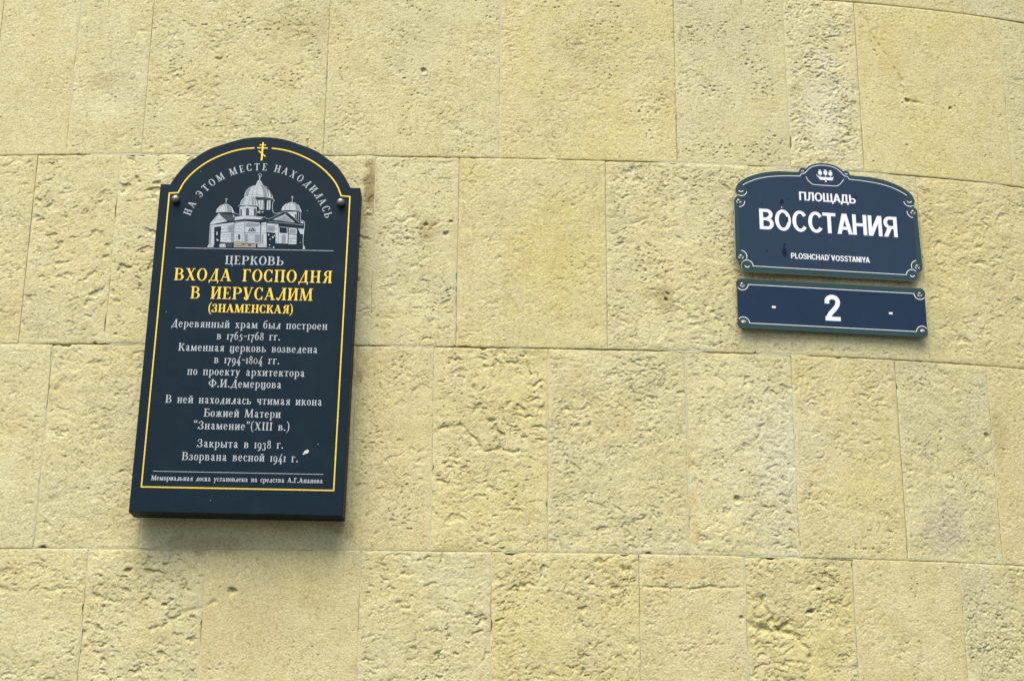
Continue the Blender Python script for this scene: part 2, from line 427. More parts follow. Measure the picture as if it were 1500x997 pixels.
def catmull(pts, n=8, closed=False):
    P = [Vector((*p, 0)) for p in pts]; out = []
    m = len(P)
    for i in range(m if closed else m - 1):
        p0 = P[(i - 1) % m] if closed or i > 0 else P[i] * 2 - P[i + 1]
        p1, p2 = P[i], P[(i + 1) % m]
        p3 = P[(i + 2) % m] if closed or i + 2 < m else p2 * 2 - p1
        for k in range(n):
            t = k / n
            q = .5 * ((2 * p1) + (-p0 + p2) * t + (2 * p0 - 5 * p1 + 4 * p2 - p3) * t * t + (-p0 + 3 * p1 - 3 * p2 + p3) * t ** 3)
            out.append((q.x, q.y))
    if not closed: out.append((P[-1].x, P[-1].y))
    return out

def arc(cx, cy, rx, a0, a1, n=10, ry=None):
    ry = ry or rx
    return [(cx + rx * math.cos(R(a0 + (a1 - a0) * k / n)), cy + ry * math.sin(R(a0 + (a1 - a0) * k / n))) for k in range(n + 1)]

def clean(pts):
    out = []
    for p in pts:
        if not out or math.hypot(p[0] - out[-1][0], p[1] - out[-1][1]) > .05: out.append(p)
    if math.hypot(out[0][0] - out[-1][0], out[0][1] - out[-1][1]) < .05: out.pop()
    return out

def area(p): return sum(a[0] * b[1] - b[0] * a[1] for a, b in zip(p, p[1:] + p[:1])) / 2

def plate_solid(name, pts_mm, z_back, z_front, mat, parent, M, bevel=.5, edge_mat=None):
    """a plate with the given outline (mm) between two depths (mm), edges eased"""
    pts = clean(pts_mm)
    if area(pts) < 0: pts = pts[::-1]
    n = len(pts)
    nor = []
    for i in range(n):
        a, b, c = Vector(pts[i - 1]), Vector(pts[i]), Vector(pts[(i + 1) % n])
        d1 = (b - a).normalized(); d2 = (c - b).normalized(); t = (d1 + d2)
        t = t.normalized() if t.length > 1e-6 else d1
        k = 1 / max(.5, t.dot(d1))
        nor.append(Vector((-t.y, t.x)) * k)
    V = []; rings = [(0, z_back), (0, z_front - bevel), (bevel * .3, z_front - bevel * .3), (bevel, z_front)]
    for ins, z in rings:
        for p, q in zip(pts, nor): V.append(((p[0] + q.x * ins) / 1000, (p[1] + q.y * ins) / 1000, z / 1000))
    F = []; mi = []
    for r in range(3):
        for i in range(n): F.append((r * n + i, r * n + (i + 1) % n, (r + 1) * n + (i + 1) % n, (r + 1) * n + i)); mi.append(1 if edge_mat else 0)
    F.append(tuple(range(3 * n, 4 * n))); mi.append(0)
    F.append(tuple(range(n - 1, -1, -1))); mi.append(0)
    o = mesh_obj(name, V, F, mat, parent, False, M)
    if edge_mat:
        o.data.materials.append(edge_mat)
        for p, k in zip(o.data.polygons, mi): p.material_index = k
    return o

class Sheet:
    """flat print or gilding lying just proud of a plate: quads and polygons in mm, each one a hair above the last"""
    def __init__(s, z=.12, dz=.004): s.V = []; s.F = []; s.z = z; s.dz = dz; s.mi = []
    def poly(s, pts, mi=0):
        pts = list(pts)
        if area(pts) < 0: pts = pts[::-1]
        b = len(s.V); s.V += [(p[0], p[1], s.z) for p in pts]; s.F.append(tuple(range(b, b + len(pts)))); s.mi.append(mi)
        s.z += s.dz
    def band(s, A, B, mi=0, closed=False):
        b = len(s.V); n = len(A)
        s.V += [(p[0], p[1], s.z) for p in A] + [(p[0], p[1], s.z) for p in B]
        for i in range(n if closed else n - 1):
            j = (i + 1) % n
            q = [b + i, b + j, b + n + j, b + n + i]
            if area([s.V[k][:2] for k in q]) < 0: q = q[::-1]
            s.F.append(tuple(q)); s.mi.append(mi)
        s.z += s.dz
    def line(s, pts, w, mi=0, closed=False):
        """ribbon; w a number or a list of widths"""
        n = len(pts); A = []; B = []
        for i, p in enumerate(pts):
            a = pts[i - 1] if (i or closed) else p; c = pts[(i + 1) % n] if (i < n - 1 or closed) else p
            d1 = Vector(p) - Vector(a); d2 = Vector(c) - Vector(p)
            d1 = d1.normalized() if d1.length > 1e-9 else d2.normalized()
            d2 = d2.normalized() if d2.length > 1e-9 else d1
            t = d1 + d2; t = t.normalized() if t.length > 1e-6 else d1
            k = min(2., 1 / max(.3, t.dot(d1)))
            ww = (w[i] if isinstance(w, (list, tuple)) else w) / 2 * k
            A.append((p[0] - t.y * ww, p[1] + t.x * ww)); B.append((p[0] + t.y * ww, p[1] - t.x * ww))
        s.band(A, B, mi, closed)
    def build(s, name, mats, parent, M, z_off=0.):
        mats = mats if isinstance(mats, (list, tuple)) else [mats]
        o = mesh_obj(name, [(x / 1000, y / 1000, (z + z_off) / 1000) for x, y, z in s.V], s.F, mats[0], parent, False, M)
        for m in mats[1:]: o.data.materials.append(m)
        for p, k in zip(o.data.polygons, s.mi): p.material_index = k
        return o

# ------------------------------------------------------------------ serif letters (a bold modern-face with old-style figures)
class Glyph:
    def __init__(s): s.parts = []           # ('poly', pts) or ('band', A, B, closed)
    def rect(s, x0, y0, x1, y1): s.parts.append(('poly', [(x0, y0), (x1, y0), (x1, y1), (x0, y1)]))
    def poly(s, *p): s.parts.append(('poly', list(p)))
    def par(s, x0, y0, x1, y1, w): s.poly((x0 - w / 2, y0), (x0 + w / 2, y0), (x1 + w / 2, y1), (x1 - w / 2, y1))
    def ring(s, cx, cy, rx, ry, w, t, a0=0, a1=360, n=26):
        O = arc(cx, cy, rx, a0, a1, n, ry); I = arc(cx, cy, rx - w, a0, a1, n, ry - t); s.parts.append(('band', O, I, False))
    def ball(s, x, y, r): s.parts.append(('poly', arc(x, y, r, 0, 330, 11)))
    def stroke(s, pts, ws):
        q = catmull(pts, 6); m = len(pts) - 1; W = []
        for i in range(len(q)):
            f = i / 6; k = min(int(f), m - 1); W.append(ws[k] + (ws[k + 1] - ws[k]) * (f - k))
        A = []; B = []
        for i, p in enumerate(q):
            a = q[max(i - 1, 0)]; c = q[min(i + 1, len(q) - 1)]; dx, dy = c[0] - a[0], c[1] - a[1]; L = math.hypot(dx, dy) or 1
            A.append((p[0] - dy / L * W[i] / 2, p[1] + dx / L * W[i] / 2)); B.append((p[0] + dy / L * W[i] / 2, p[1] - dx / L * W[i] / 2))
        s.parts.append(('band', A, B, False))

def glyph(ch, H, w, t):
    """H letter height, w stem, t hairline; returns Glyph, advance"""
    g = Glyph(); e = .085 * H + .02 * w
    def ser(x, top=False, l=1, r=1, ww=None):
        ww = w if ww is None else ww
        a, b = x - ww / 2 - e * l, x + ww / 2 + e * r
        y0, y1 = (H - t, H) if top else (0, t)
        g.rect(a, y0, b, y1)
        k = t * 1.1; s_ = -1 if top else 1; yy = H - t if top else t
        g.poly((x - ww / 2 - e * l * .55, yy), (x + ww / 2 + e * r * .55, yy), (x + ww / 2, yy + s_ * k), (x - ww / 2, yy + s_ * k))
    def stem(x, top=True, bot=True, y0=0, y1=None, l=1, r=1):
        g.rect(x - w / 2, y0, x + w / 2, H if y1 is None else y1)
        if bot: ser(x, False, l, r)
        if top: ser(x, True, l, r)
    def beak(x, y, dy, dx): g.poly((x, y), (x, y + dy), (x - dx * .35, y + dy * .55), (x - dx, y))
    def bowl(x0, y0, y1, rx, thick=None):
        th = w if thick is None else thick; cy = (y0 + y1) / 2; ry = (y1 - y0) / 2
        g.rect(x0, y1 - t, x0 + rx * .35, y1); g.rect(x0, y0, x0 + rx * .35, y0 + t)
        g.ring(x0 + rx * .35, cy, rx * .85, ry, th * 1.02, t, -90, 90, 16)
    def dserif(x): pass
    x = e + w / 2
    U = ch.upper()
    low = ch != U
    if ch in 'аАaб' and ch in 'аб' or ch in 'еру' or ch in 'с':
        pass
    if ch == 'а':
        X = .50 * H
        g.rect(X - w / 2, 0, X + w / 2, H * .62)
        g.ring(X - w * .62, H * .62, w * 1.12 + .02 * H, H * .40, w * 1.0, t * 1.2, 0, 100, 8)
        g.stroke([(X - w * .55, H * .985), (X - .24 * H, H * .96), (X - .34 * H, H * .82)], [t * 1.3, t * 1.4, t * 1.2]); g.ball(X - .31 * H, H * .78, w * .5)
        g.ring(X - w * .30, H * .27, .38 * H, H * .28, w * .95, t * 1.1, 80, 275, 16)
        g.stroke([(X, H * .14), (X + w * .75, H * .0 + t), (X + w * 1.25, H * .12)], [w * .8, t * 2, t])
        return g, X + w * 1.3 + .03 * H
    if ch == 'б':
        g.ring(.34 * H, .5 * H, .34 * H, .52 * H, w, t, 0, 360)
        g.stroke([(.07 * H, .55 * H), (.10 * H, 1.05 * H), (.34 * H, 1.38 * H), (.60 * H, 1.42 * H), (.66 * H, 1.56 * H)], [w * .9, w * .8, w * .6, w * .75, t])
        return g, .68 * H + .05 * H
    if ch == 'е':
        g.ring(.34 * H, .5 * H, .34 * H, .52 * H, w, t * 1.1, 20, 325, 24)
        g.rect(.08 * H, .52 * H, .66 * H, .52 * H + t)
        g.ring(.34 * H, .5 * H, .34 * H, .52 * H, w * .95, t, 5, 40, 4)
        return g, .68 * H + .04 * H
    if ch == 'р':
        g.rect(x - w / 2, -.46 * H, x + w / 2, H); g.poly((x - w / 2 - e, H * .93), (x - w / 2, H * .88), (x - w / 2, H), (x - w / 2 - e * .2, H))
        g.rect(x - w / 2 - e, -.46 * H, x + w / 2 + e, -.46 * H + t)
        bowl(x + w * .3, 0, H * 1.01, .48 * H); return g, x + w * .3 + .58 * H
    if ch == 'у' or ch == 'У':
        d = -.44 * H if low else 0; X2 = .66 * H
        g.par(.36 * H, .02 * H, .13 * H, H, w * 1.08)
        g.par(.36 * H - (.0 if not low else .12 * H), 0 if not low else d * .72, X2, H, t * 1.3)
        if low: g.ball(.12 * H, d * .80, w * .52); g.stroke([(.25 * H, d * .7), (.18 * H, d * .98), (.10 * H, d * .9)], [t * 1.4, t * 1.6, t * 1.6])
        else: g.stroke([(.37 * H, .06 * H), (.27 * H, -.01 * H), (.15 * H, .06 * H)], [t * 2, t * 2, t * 2]); g.ball(.15 * H, .10 * H, w * .52)
        g.rect(-.02 * H, H - t, .30 * H, H); g.rect(X2 - .12 * H, H - t, X2 + .12 * H, H)
        return g, X2 + .12 * H
    if U == 'А':
        A = .40 * H
        g.par(.09 * H, 0, A, H, t * 1.3); g.par(.68 * H, 0, A - w * .12, H, w * 1.12)
        g.rect(.20 * H, .30 * H, .56 * H, .30 * H + t * 1.1)
        g.rect(-.02 * H, 0, .22 * H, t); g.rect(.68 * H - w / 2 - e, 0, .68 * H + w / 2 + e, t)
        return g, .68 * H + w / 2 + e
    if U == 'Б':
        stem(x); g.rect(x, H - t, .58 * H, H); beak(.60 * H, H, -.26 * H, .12 * H); bowl(x + w * .3, 0, .56 * H, .46 * H); return g, .70 * H
    if U == 'В':
        g.rect(x - w / 2, 0, x + w / 2, H); g.rect(x - w / 2 - e, 0, x, t); g.rect(x - w / 2 - e, H - t, x, H)
        bowl(x + w * .3, .50 * H, H, .37 * H, w * .92); bowl(x + w * .3, 0, .50 * H + t, .43 * H, w); return g, x + w * .3 + .55 * H
    if U == 'Г':
        stem(x); g.rect(x, H - t * 1.1, .58 * H, H); beak(.60 * H, H, -.30 * H, .16 * H); return g, .63 * H
    if U == 'Д':
        X = .60 * H if not low else .60 * H
        g.par(.16 * H, t, X - w * .15, H, t * 1.4); g.rect(X - w / 2, 0, X + w / 2, H)
        g.rect(X - w / 2 - e * .6, H - t, X + w / 2 + e * .7, H)
        g.rect(.04 * H, 0, X + w / 2 + e * 1.1, t * 1.2)
        for xx in (.04 * H, X + w / 2 + e * 1.1 - .10 * H): g.poly((xx, 0), (xx + .10 * H, 0), (xx + .065 * H, -.20 * H), (xx + .03 * H, -.20 * H))
        return g, X + w / 2 + e * 1.3
    if U == 'Е':
        stem(x, r=0); g.rect(x, H - t, .56 * H, H); beak(.58 * H, H, -.24 * H, .13 * H); g.rect(x, 0, .60 * H, t); beak(.62 * H, 0, .27 * H, .15 * H)
        g.rect(x, .5 * H - t / 2, .42 * H, .5 * H + t / 2); g.poly((.45 * H, .36 * H), (.45 * H, .64 * H), (.38 * H, .5 * H)); return g, .66 * H
    if U == 'Ж':
        C = .56 * H; stem(C)
        for sx in (-1, 1):
            g.stroke([(C, .52 * H), (C + sx * .22 * H, .60 * H), (C + sx * .36 * H, .90 * H)], [t * 1.2, t * 1.5, t * 1.5]); g.ball(C + sx * .38 * H, .88 * H, w * .5)
            g.stroke([(C + sx * .14 * H, .56 * H), (C + sx * .26 * H, .42 * H), (C + sx * .38 * H, .08 * H), (C + sx * .50 * H, .03 * H)], [t, w * .8, w * .9, t])
        return g, 1.10 * H
    if U == 'З':
        g.ring(.28 * H, .74 * H, .27 * H, .275 * H, w * .9, t, -80, 130, 18); g.ring(.28 * H, .265 * H, .31 * H, .28 * H, w, t, -140, 85, 20)
        g.rect(.20 * H, .5 * H - t * .5, .34 * H, .5 * H + t * .7); g.ball(.10 * H, .80 * H, w * .5); g.ball(.07 * H, .20 * H, w * .52)
        g.stroke([(.06 * H, .2 * H), (-.02 * H, .12 * H), (-.06 * H, .02 * H)], [t * 2, t * 1.4, t])
        return g, .62 * H
    if U in 'ИЙ':
        X2 = x + .50 * H; stem(x); stem(X2); g.par(x + w * .2, .04 * H, X2 - w * .2, .96 * H, t * 1.6)
        if U == 'Й':
            cx = (x + X2) / 2; yy = 1.32 * H if low else 1.2 * H
            g.stroke([(cx - .17 * H, yy), (cx, yy - .15 * H), (cx + .17 * H, yy)], [t, t * 2.2, t]); g.ball(cx - .17 * H, yy + .01 * H, w * .36); g.ball(cx + .17 * H, yy + .01 * H, w * .36)
        return g, X2 + w / 2 + e
    if U == 'К':
        stem(x); g.stroke([(x + w * .4, .48 * H), (x + .24 * H, .60 * H), (x + .40 * H, .92 * H)], [t * 1.4, t * 1.6, t * 1.8]); g.ball(x + .44 * H, .88 * H, w * .48)
        g.stroke([(x + .14 * H, .54 * H), (x + .30 * H, .40 * H), (x + .44 * H, .08 * H), (x + .60 * H, .02 * H)], [t, w * .9, w, t * 1.2]); return g, x + .60 * H
    if U == 'Л':
        X2 = .60 * H; stem(X2, l=1); g.stroke([(X2 - w * .2, .98 * H), (.30 * H, .28 * H), (.17 * H, .03 * H), (.05 * H, .10 * H)], [t * 1.4, t * 1.7, t * 2, t * 2]); g.ball(.06 * H, .12 * H, w * .48)
        g.rect(.40 * H, H - t, X2, H); return g, X2 + w / 2 + e
    if U == 'М':
        xl = .10 * H; xr = .86 * H
        g.par(xl, 0, xl + .06 * H, H, t * 1.5); g.par(xl + .36 * H, 0, xl + .10 * H, H, w * 1.05); g.par(xl + .36 * H, 0, xr - w * .2, H, t * 1.4)
        g.par(xr + .01 * H, 0, xr - .03 * H, H, w); g.rect(-.02 * H, 0, .22 * H, t); g.rect(xr - w / 2 - e, 0, xr + w / 2 + e, t)
        g.rect(0, H - t, xl + .1 * H, H); g.rect(xr - .03 * H, H - t, xr + w / 2 + e, H); return g, xr + w / 2 + e
    if U == 'Н':
        X2 = x + .48 * H; stem(x); stem(X2); g.rect(x, .5 * H - t * .55, X2, .5 * H + t * .55); return g, X2 + w / 2 + e
    if U == 'О' or ch == '0':
        rx = .385 * H if U == 'О' and not low else .345 * H
        g.ring(rx, .5 * H, rx, .52 * H, w if ch != '0' else t * 1.6, t, 0, 360); return g, rx * 2
    if U == 'П':
        X2 = x + .48 * H; stem(x); stem(X2); g.rect(x, H - t * 1.1, X2, H); return g, X2 + w / 2 + e
    if U == 'Р':
        stem(x, top=False); g.rect(x - w / 2 - e, H - t, x, H); bowl(x + w * .3, .44 * H, H, .42 * H); return g, x + w * .3 + .52 * H
    if U == 'С':
        rx = .36 * H if not low else .33 * H
        g.ring(rx, .5 * H, rx, .52 * H, w, t * 1.1, 52, 308, 22)
        xx = rx + rx * .70
        if low: g.ball(xx - .02 * H, .80 * H, w * .52); g.stroke([(xx - .1 * H, .06 * H), (xx + .05 * H, .14 * H), (xx + .10 * H, .25 * H)], [t * 1.6, t, t])
        else: g.poly((xx + .03 * H, 1.0 * H), (xx + .03 * H, .68 * H), (xx - .02 * H, .68 * H), (xx - .10 * H, .92 * H)); g.poly((xx + .03 * H, 0), (xx + .03 * H, .30 * H), (xx - .02 * H, .30 * H), (xx - .12 * H, .07 * H))
        return g, rx * 2 - .03 * H
    if U == 'Т':
        C = .36 * H; stem(C, top=False); g.rect(.04 * H, H - t * 1.1, .68 * H, H)
        g.poly((.02 * H, H), (.02 * H, .70 * H), (.07 * H, .84 * H), (.15 * H, H)); g.poly((.70 * H, H), (.70 * H, .70 * H), (.65 * H, .84 * H), (.57 * H, H)); return g, .72 * H
    if U == 'Ф':
        C = .47 * H; stem(C); g.ring(C - w * .2, .5 * H, .43 * H, .34 * H, w * .9, t, 90, 270, 14); g.ring(C + w * .2, .5 * H, .43 * H, .34 * H, w * .9, t, -90, 90, 14); return g, .94 * H
    if U == 'Х' or ch == 'X':
        g.par(.60 * H, 0, .14 * H, H, w * 1.1); g.par(.12 * H, 0, .60 * H, H, t * 1.4)
        g.rect(0, 0, .24 * H, t); g.rect(.60 * H - w / 2 - e * .8, 0, .60 * H + w / 2 + e * .8, t); g.rect(.14 * H - w / 2 - e * .8, H - t, .14 * H + w / 2 + e * .8, H); g.rect(.48 * H, H - t, .72 * H, H); return g, .74 * H
    if U == 'Ц':
        X2 = x + .46 * H; stem(x); stem(X2); g.rect(x, 0, X2, t * 1.1)
        if low: g.stroke([(X2 + w * .4, 0), (X2 + w * .2, -.22 * H), (X2 - .25 * H, -.26 * H), (x, -.20 * H)], [t * 1.6, w * .8, t * 1.6, t * 2])
        else: g.poly((X2 + w / 2 - .05 * H, t), (X2 + w / 2 + e, t), (X2 + w / 2 + e * .6, -.22 * H), (X2 + w / 2 + e * .2, -.22 * H))
        return g, X2 + w / 2 + e
    if U == 'Ч':
        X2 = x + .44 * H; g.rect(x - w / 2, .62 * H, x + w / 2, H); ser(x, True); stem(X2); g.stroke([(x, .64 * H), (x + .06 * H, .44 * H), (x + .24 * H, .40 * H), (X2, .50 * H)], [w, w * .7, t * 1.5, t]); return g, X2 + w / 2 + e
    if U in 'ЬЫ':
        stem(x, r=.4); g.rect(x, 0, x + w, t); bowl(x + w * .3, 0, .56 * H, .42 * H, w * .92)
        if U == 'Ь': return g, x + w * .3 + .54 * H
        X2 = x + .76 * H; stem(X2); return g, X2 + w / 2 + e
    if U == 'Э':
        rx = .36 * H; g.ring(rx - .02 * H, .5 * H, rx, .52 * H, w, t * 1.1, -128, 128, 22); g.rect(.24 * H, .5 * H - t * .55, .62 * H, .5 * H + t * .55); g.poly((.24 * H, .38 * H), (.24 * H, .62 * H), (.32 * H, .5 * H))
        g.ball(.10 * H, .84 * H, w * .5); g.ball(.10 * H, .16 * H, w * .5); return g, .70 * H
    if U == 'Я':
        X2 = .58 * H; stem(X2, r=1, l=.3); g.ring(X2 - w * .3 - .10 * H, .74 * H, .30 * H, .27 * H, w * .92, t, 90, 270, 14)
        g.rect(X2 - w * .3 - .10 * H, H - t, X2, H); g.rect(X2 - w * .3 - .10 * H, .47 * H, X2, .47 * H + t)
        g.stroke([(X2 - .16 * H, .50 * H), (X2 - .30 * H, .34 * H), (X2 - .36 * H, .08 * H), (X2 - .52 * H, .02 * H)], [t * 1.4, w * .85, w * .9, t * 1.3]); return g, X2 + w / 2 + e
    if ch == 'I': stem(x); return g, x + w / 2 + e
    if ch == '1': stem(x); return g, x + w / 2 + e
    if ch == '7':
        g.rect(.04 * H, H - t * 2, .62 * H, H); g.poly((.03 * H, H), (.03 * H, .74 * H), (.08 * H, .86 * H), (.14 * H, H))
        g.stroke([(.60 * H, .98 * H), (.42 * H, .52 * H), (.26 * H, .0), (.22 * H, -.44 * H)], [t * 1.5, t * 2, w * .8, w]); return g, .62 * H
    if ch == '6':
        g.ring(.34 * H, .48 * H, .33 * H, .50 * H, w * .85, t, 0, 360); g.stroke([(.06 * H, .50 * H), (.12 * H, 1.0 * H), (.34 * H, 1.34 * H), (.58 * H, 1.52 * H)], [w * .8, w * .75, t * 2, t * 1.3]); return g, .69 * H
    if ch == '9':
        g.ring(.34 * H, .52 * H, .33 * H, .50 * H, w * .85, t, 0, 360); g.stroke([(.62 * H, .50 * H), (.56 * H, .0), (.34 * H, -.34 * H), (.10 * H, -.50 * H)], [w * .8, w * .75, t * 2, t * 1.3]); return g, .69 * H
    if ch == '5':
        g.ring(.27 * H, .20 * H, .32 * H, .44 * H, w * .9, t, -120, 115, 18); g.ball(.07 * H, -.14 * H, w * .45); g.poly((.12 * H, .52 * H), (.12 * H + t * 1.5, .52 * H), (.20 * H + t, H), (.20 * H - t * .3, H)); g.rect(.20 * H, H - w * .75, .55 * H, H); return g, .62 * H
    if ch == '4':
        g.rect(0, .02 * H, .70 * H, .02 * H + t * 1.3); g.par(.04 * H, .04 * H, .58 * H, 1.45 * H, t * 1.6); g.rect(.44 * H - w / 2, -.42 * H, .44 * H + w / 2, .62 * H); g.rect(.44 * H - w / 2 - e, -.42 * H, .44 * H + w / 2 + e, -.42 * H + t); return g, .72 * H
    if ch == '3':
        g.ring(.26 * H, .72 * H, .26 * H, .30 * H, w * .8, t, -60, 140, 16); g.ring(.25 * H, -.0 * H, .32 * H, .44 * H, w * .95, t, -130, 85, 18); g.ball(.06 * H, -.22 * H, w * .48); g.ball(.09 * H, .80 * H, w * .42); return g, .62 * H
    if ch == '8':
        g.ring(.33 * H, .36 * H, .33 * H, .38 * H, w * .75, t * 1.1, 0, 360); g.ring(.33 * H, 1.06 * H, .27 * H, .36 * H, w * .75, t * 1.1, 0, 360); return g, .66 * H
    if ch == '.': g.ball(w * .7, w * .55, w * .62); return g, w * 1.4
    if ch == '-': g.rect(.02 * H, .42 * H, .36 * H, .42 * H + t * 1.6); return g, .38 * H
    if ch == '(':
        g.stroke([(.30 * H, 1.18 * H), (.10 * H, .85 * H), (.07 * H, .45 * H), (.10 * H, .05 * H), (.30 * H, -.26 * H)], [t, w * .55, w * .75, w * .55, t]); return g, .32 * H
    if ch == ')':
        g.stroke([(.02 * H, 1.18 * H), (.22 * H, .85 * H), (.25 * H, .45 * H), (.22 * H, .05 * H), (.02 * H, -.26 * H)], [t, w * .55, w * .75, w * .55, t]); return g, .32 * H
    if ch in '“”':
        for k in (0, 1):
            bx = .10 * H + k * .22 * H
            if ch == '“': g.ball(bx, .86 * H, w * .5); g.stroke([(bx - w * .35, .88 * H), (bx - w * .2, 1.02 * H), (bx + w * .35, 1.1 * H)], [t * 1.5, t * 1.5, t])
            else: g.ball(bx, 1.0 * H, w * .5); g.stroke([(bx + w * .35, .98 * H), (bx + w * .2, .86 * H), (bx - w * .35, .77 * H)], [t * 1.5, t * 1.5, t])
        return g, .44 * H
    return g, .4 * H

def letter(ch, cap, xh, bold, thin, fig):
    if ch in '1234567890': H = fig
    elif ch in 'XI().-“”': H = cap
    elif ch == ch.upper(): H = cap
    else: H = xh
    return glyph(ch, H, bold * (cap if H == cap else cap * .84), thin * cap)

def text_items(txt, cap, xh=None, bold=.18, thin=.055, gap=.07, word=.42, fig=None):
    xh = xh or cap; fig = fig or xh; out = []; x = 0; n = 0; minx = 0
    for i, ch in enumerate(txt):
        if ch == ' ': x += word * cap; out.append(None); continue
        g, adv = letter(ch, cap, xh, bold, thin, fig)
        out.append((g, x, adv)); x += adv
        if i < len(txt) - 1: x += gap * cap
    return out, x

def lay(sheet, g, fx, y0, sx=1.):
    for p in g.parts:
        if p[0] == 'poly': sheet.poly([fx(a * sx, b) for a, b in p[1]])
        else: sheet.band([fx(a * sx, b) for a, b in p[1]], [fx(a * sx, b) for a, b in p[2]], 0, p[3])

def text_line(sheet, txt, xa, xb, y, cap, **kw):
    """letters between two ends; the rest of the width goes a little into the letters, mostly into the spaces"""
    items, wd = text_items(txt, cap, **kw)
    W = xb - xa; f = W / wd; sx = f ** .6; sp = f / sx
    # positions scale by f, letters by sx
    for it in items:
        if it is None: continue
        g, x, adv = it
        cx = xa + (x + adv / 2) * f - adv * sx / 2
        lay(sheet, g, lambda a, b, cx=cx: (cx + a, y + b), y, sx)

# ------------------------------------------------------------------ the memorial plaque
m_gran, b = new_mat('dark_polished_granite', (.005, .015, .026), .42, spec=.11)
t = NT(m_gran); Pz = t.n('ShaderNodeTexCoord').outputs['Object']
c = t.ramp(t.noise(Pz, 420, 3, .7), [(.35, (.002, .009, .016)), (.65, (.007, .023, .036))])
c = t.mix(t.ramp(t.noise(Pz, 9, 4, .6), [(.5, 0.), (.8, .5)]), c, (.013, .030, .040))
t.l(c, b.inputs['Base Color']); t.l(t.ramp(t.noise(Pz, 14, 4, .6), [(.3, .38), (.7, .55)]), b.inputs['Roughness'])
m_gside, _ = new_mat('granite_side', (.007, .009, .012), .5, spec=.12)  # sides darkened in the colour to deepen shade on the slab's underside
m_silver, b = new_mat('silver_lettering_paint', (.56, .60, .60), .6, spec=.3)
t = NT(m_silver); Pz = t.n('ShaderNodeTexCoord').outputs['Object']
t.l(t.ramp(t.noise(Pz, 260, 3, .6), [(.3, (.30, .34, .36)), (.6, (.46, .51, .53))]), b.inputs['Base Color'])
m_gold, b = new_mat('gold_leaf', (.90, .60, .07), .42, metal=.35, spec=.5)
t = NT(m_gold); Pz = t.n('ShaderNodeTexCoord').outputs['Object']
t.l(t.ramp(t.noise(Pz, 300, 3, .6), [(.3, (.62, .40, .03)), (.6, (.82, .60, .07))]), b.inputs['Base Color'])
m_etch_d, _ = new_mat('engraving_dark', (.012, .020, .032), .4)
m_etch_w, _ = new_mat('engraving_warm', (.24, .24, .19), .6)
m_etch_m, _ = new_mat('engraving_halftone', (.17, .20, .225), .6)
m_bolt, _ = new_mat('aged_bolt_steel', (.22, .21, .20), .38, metal=.75)

PLQ = thing('memorial_plaque', 'dark blue granite memorial plaque with arched top, gilt frame and an engraved domed church', 'plaque', MP @ Matrix.Translation((0, -.429, 0)))
half = catmull([(0, 527.3), (30, 525.5), (60, 519.6), (92, 508.5), (131, 492.8), (160, 473), (184, 452.8), (205, 426), (222, 395.9)], 5)
slab = [(-246, -429)] + [(246, -429), (246, 394.5), (222.3, 394.5)] + half[::-1][1:] + [(-x, y) for x, y in half[1:-1]] + [(-222.3, 394.5), (-246, 394.5)]
plate_solid('granite_slab', slab, -59, 0, m_gran, PLQ, MP, 1.2, m_gside)

sh = Sheet(.15, .004)
gh = catmull([(21.5, 496.9), (48, 493.5), (75, 486.6), (103, 475), (130, 460), (154, 441.5), (176, 418.5), (190, 397), (200.5, 372)], 6)
LW = 3.3
for sx in (1, -1):
    path = [(sx * x, y) for x, y in gh] + [(sx * 222.2, 370), (sx * 222.2, -369.5), (0, -369.5)]
    if sx < 0: path[-1] = (1.6, -369.5)
    sh.line(path, LW)
sh.build('gilt_frame_line', m_gold, PLQ, MP)
sh = Sheet(.15, .004)
sh.poly([(-2.6 + -1.4, 463), (.4, 463), (.7, 512.5), (-3.0, 512.5)])
sh.line([(-9.6, 505.3), (6.6, 504.8)], 2.6); sh.line([(-14.8, 497.4), (11.2, 496.8)], 3.0); sh.line([(-10.6, 489), (7, 474)], 3.0)
sh.build('gilt_cross', m_gold, PLQ, MP)

def inscr(name, mat, *lines, **kw):
    s = Sheet(.12, .003)
    for l in lines: text_line(s, l[0], l[1], l[2], l[3], l[4], **{**kw, **(l[5] if len(l) > 5 else {})})
    return s.build(name, mat, PLQ, MP)
BODY = dict(xh=13.4, bold=.152, thin=.058, gap=.10, word=.55, fig=13.2)
inscr('silver_inscription', m_silver, ('ЦЕРКОВЬ', -71.9, 71.4, 185.4, 22.4, dict(gap=.08)), bold=.17, thin=.055)
inscr('gilt_inscription', m_gold, ('ВХОДА ГОСПОДНЯ', -191.5, 190, 142, 31.2), bold=.166, thin=.05, gap=.12, word=.72)
inscr('gilt_inscription', m_gold, ('В ИЕРУСАЛИМ', -148, 145.5, 95.6, 31.2), bold=.166, thin=.05, gap=.12, word=.72)
inscr('gilt_inscription', m_gold, ('(ЗНАМЕНСКАЯ)', -102, 100, 61.8, 21), bold=.195, thin=.065, gap=.06)
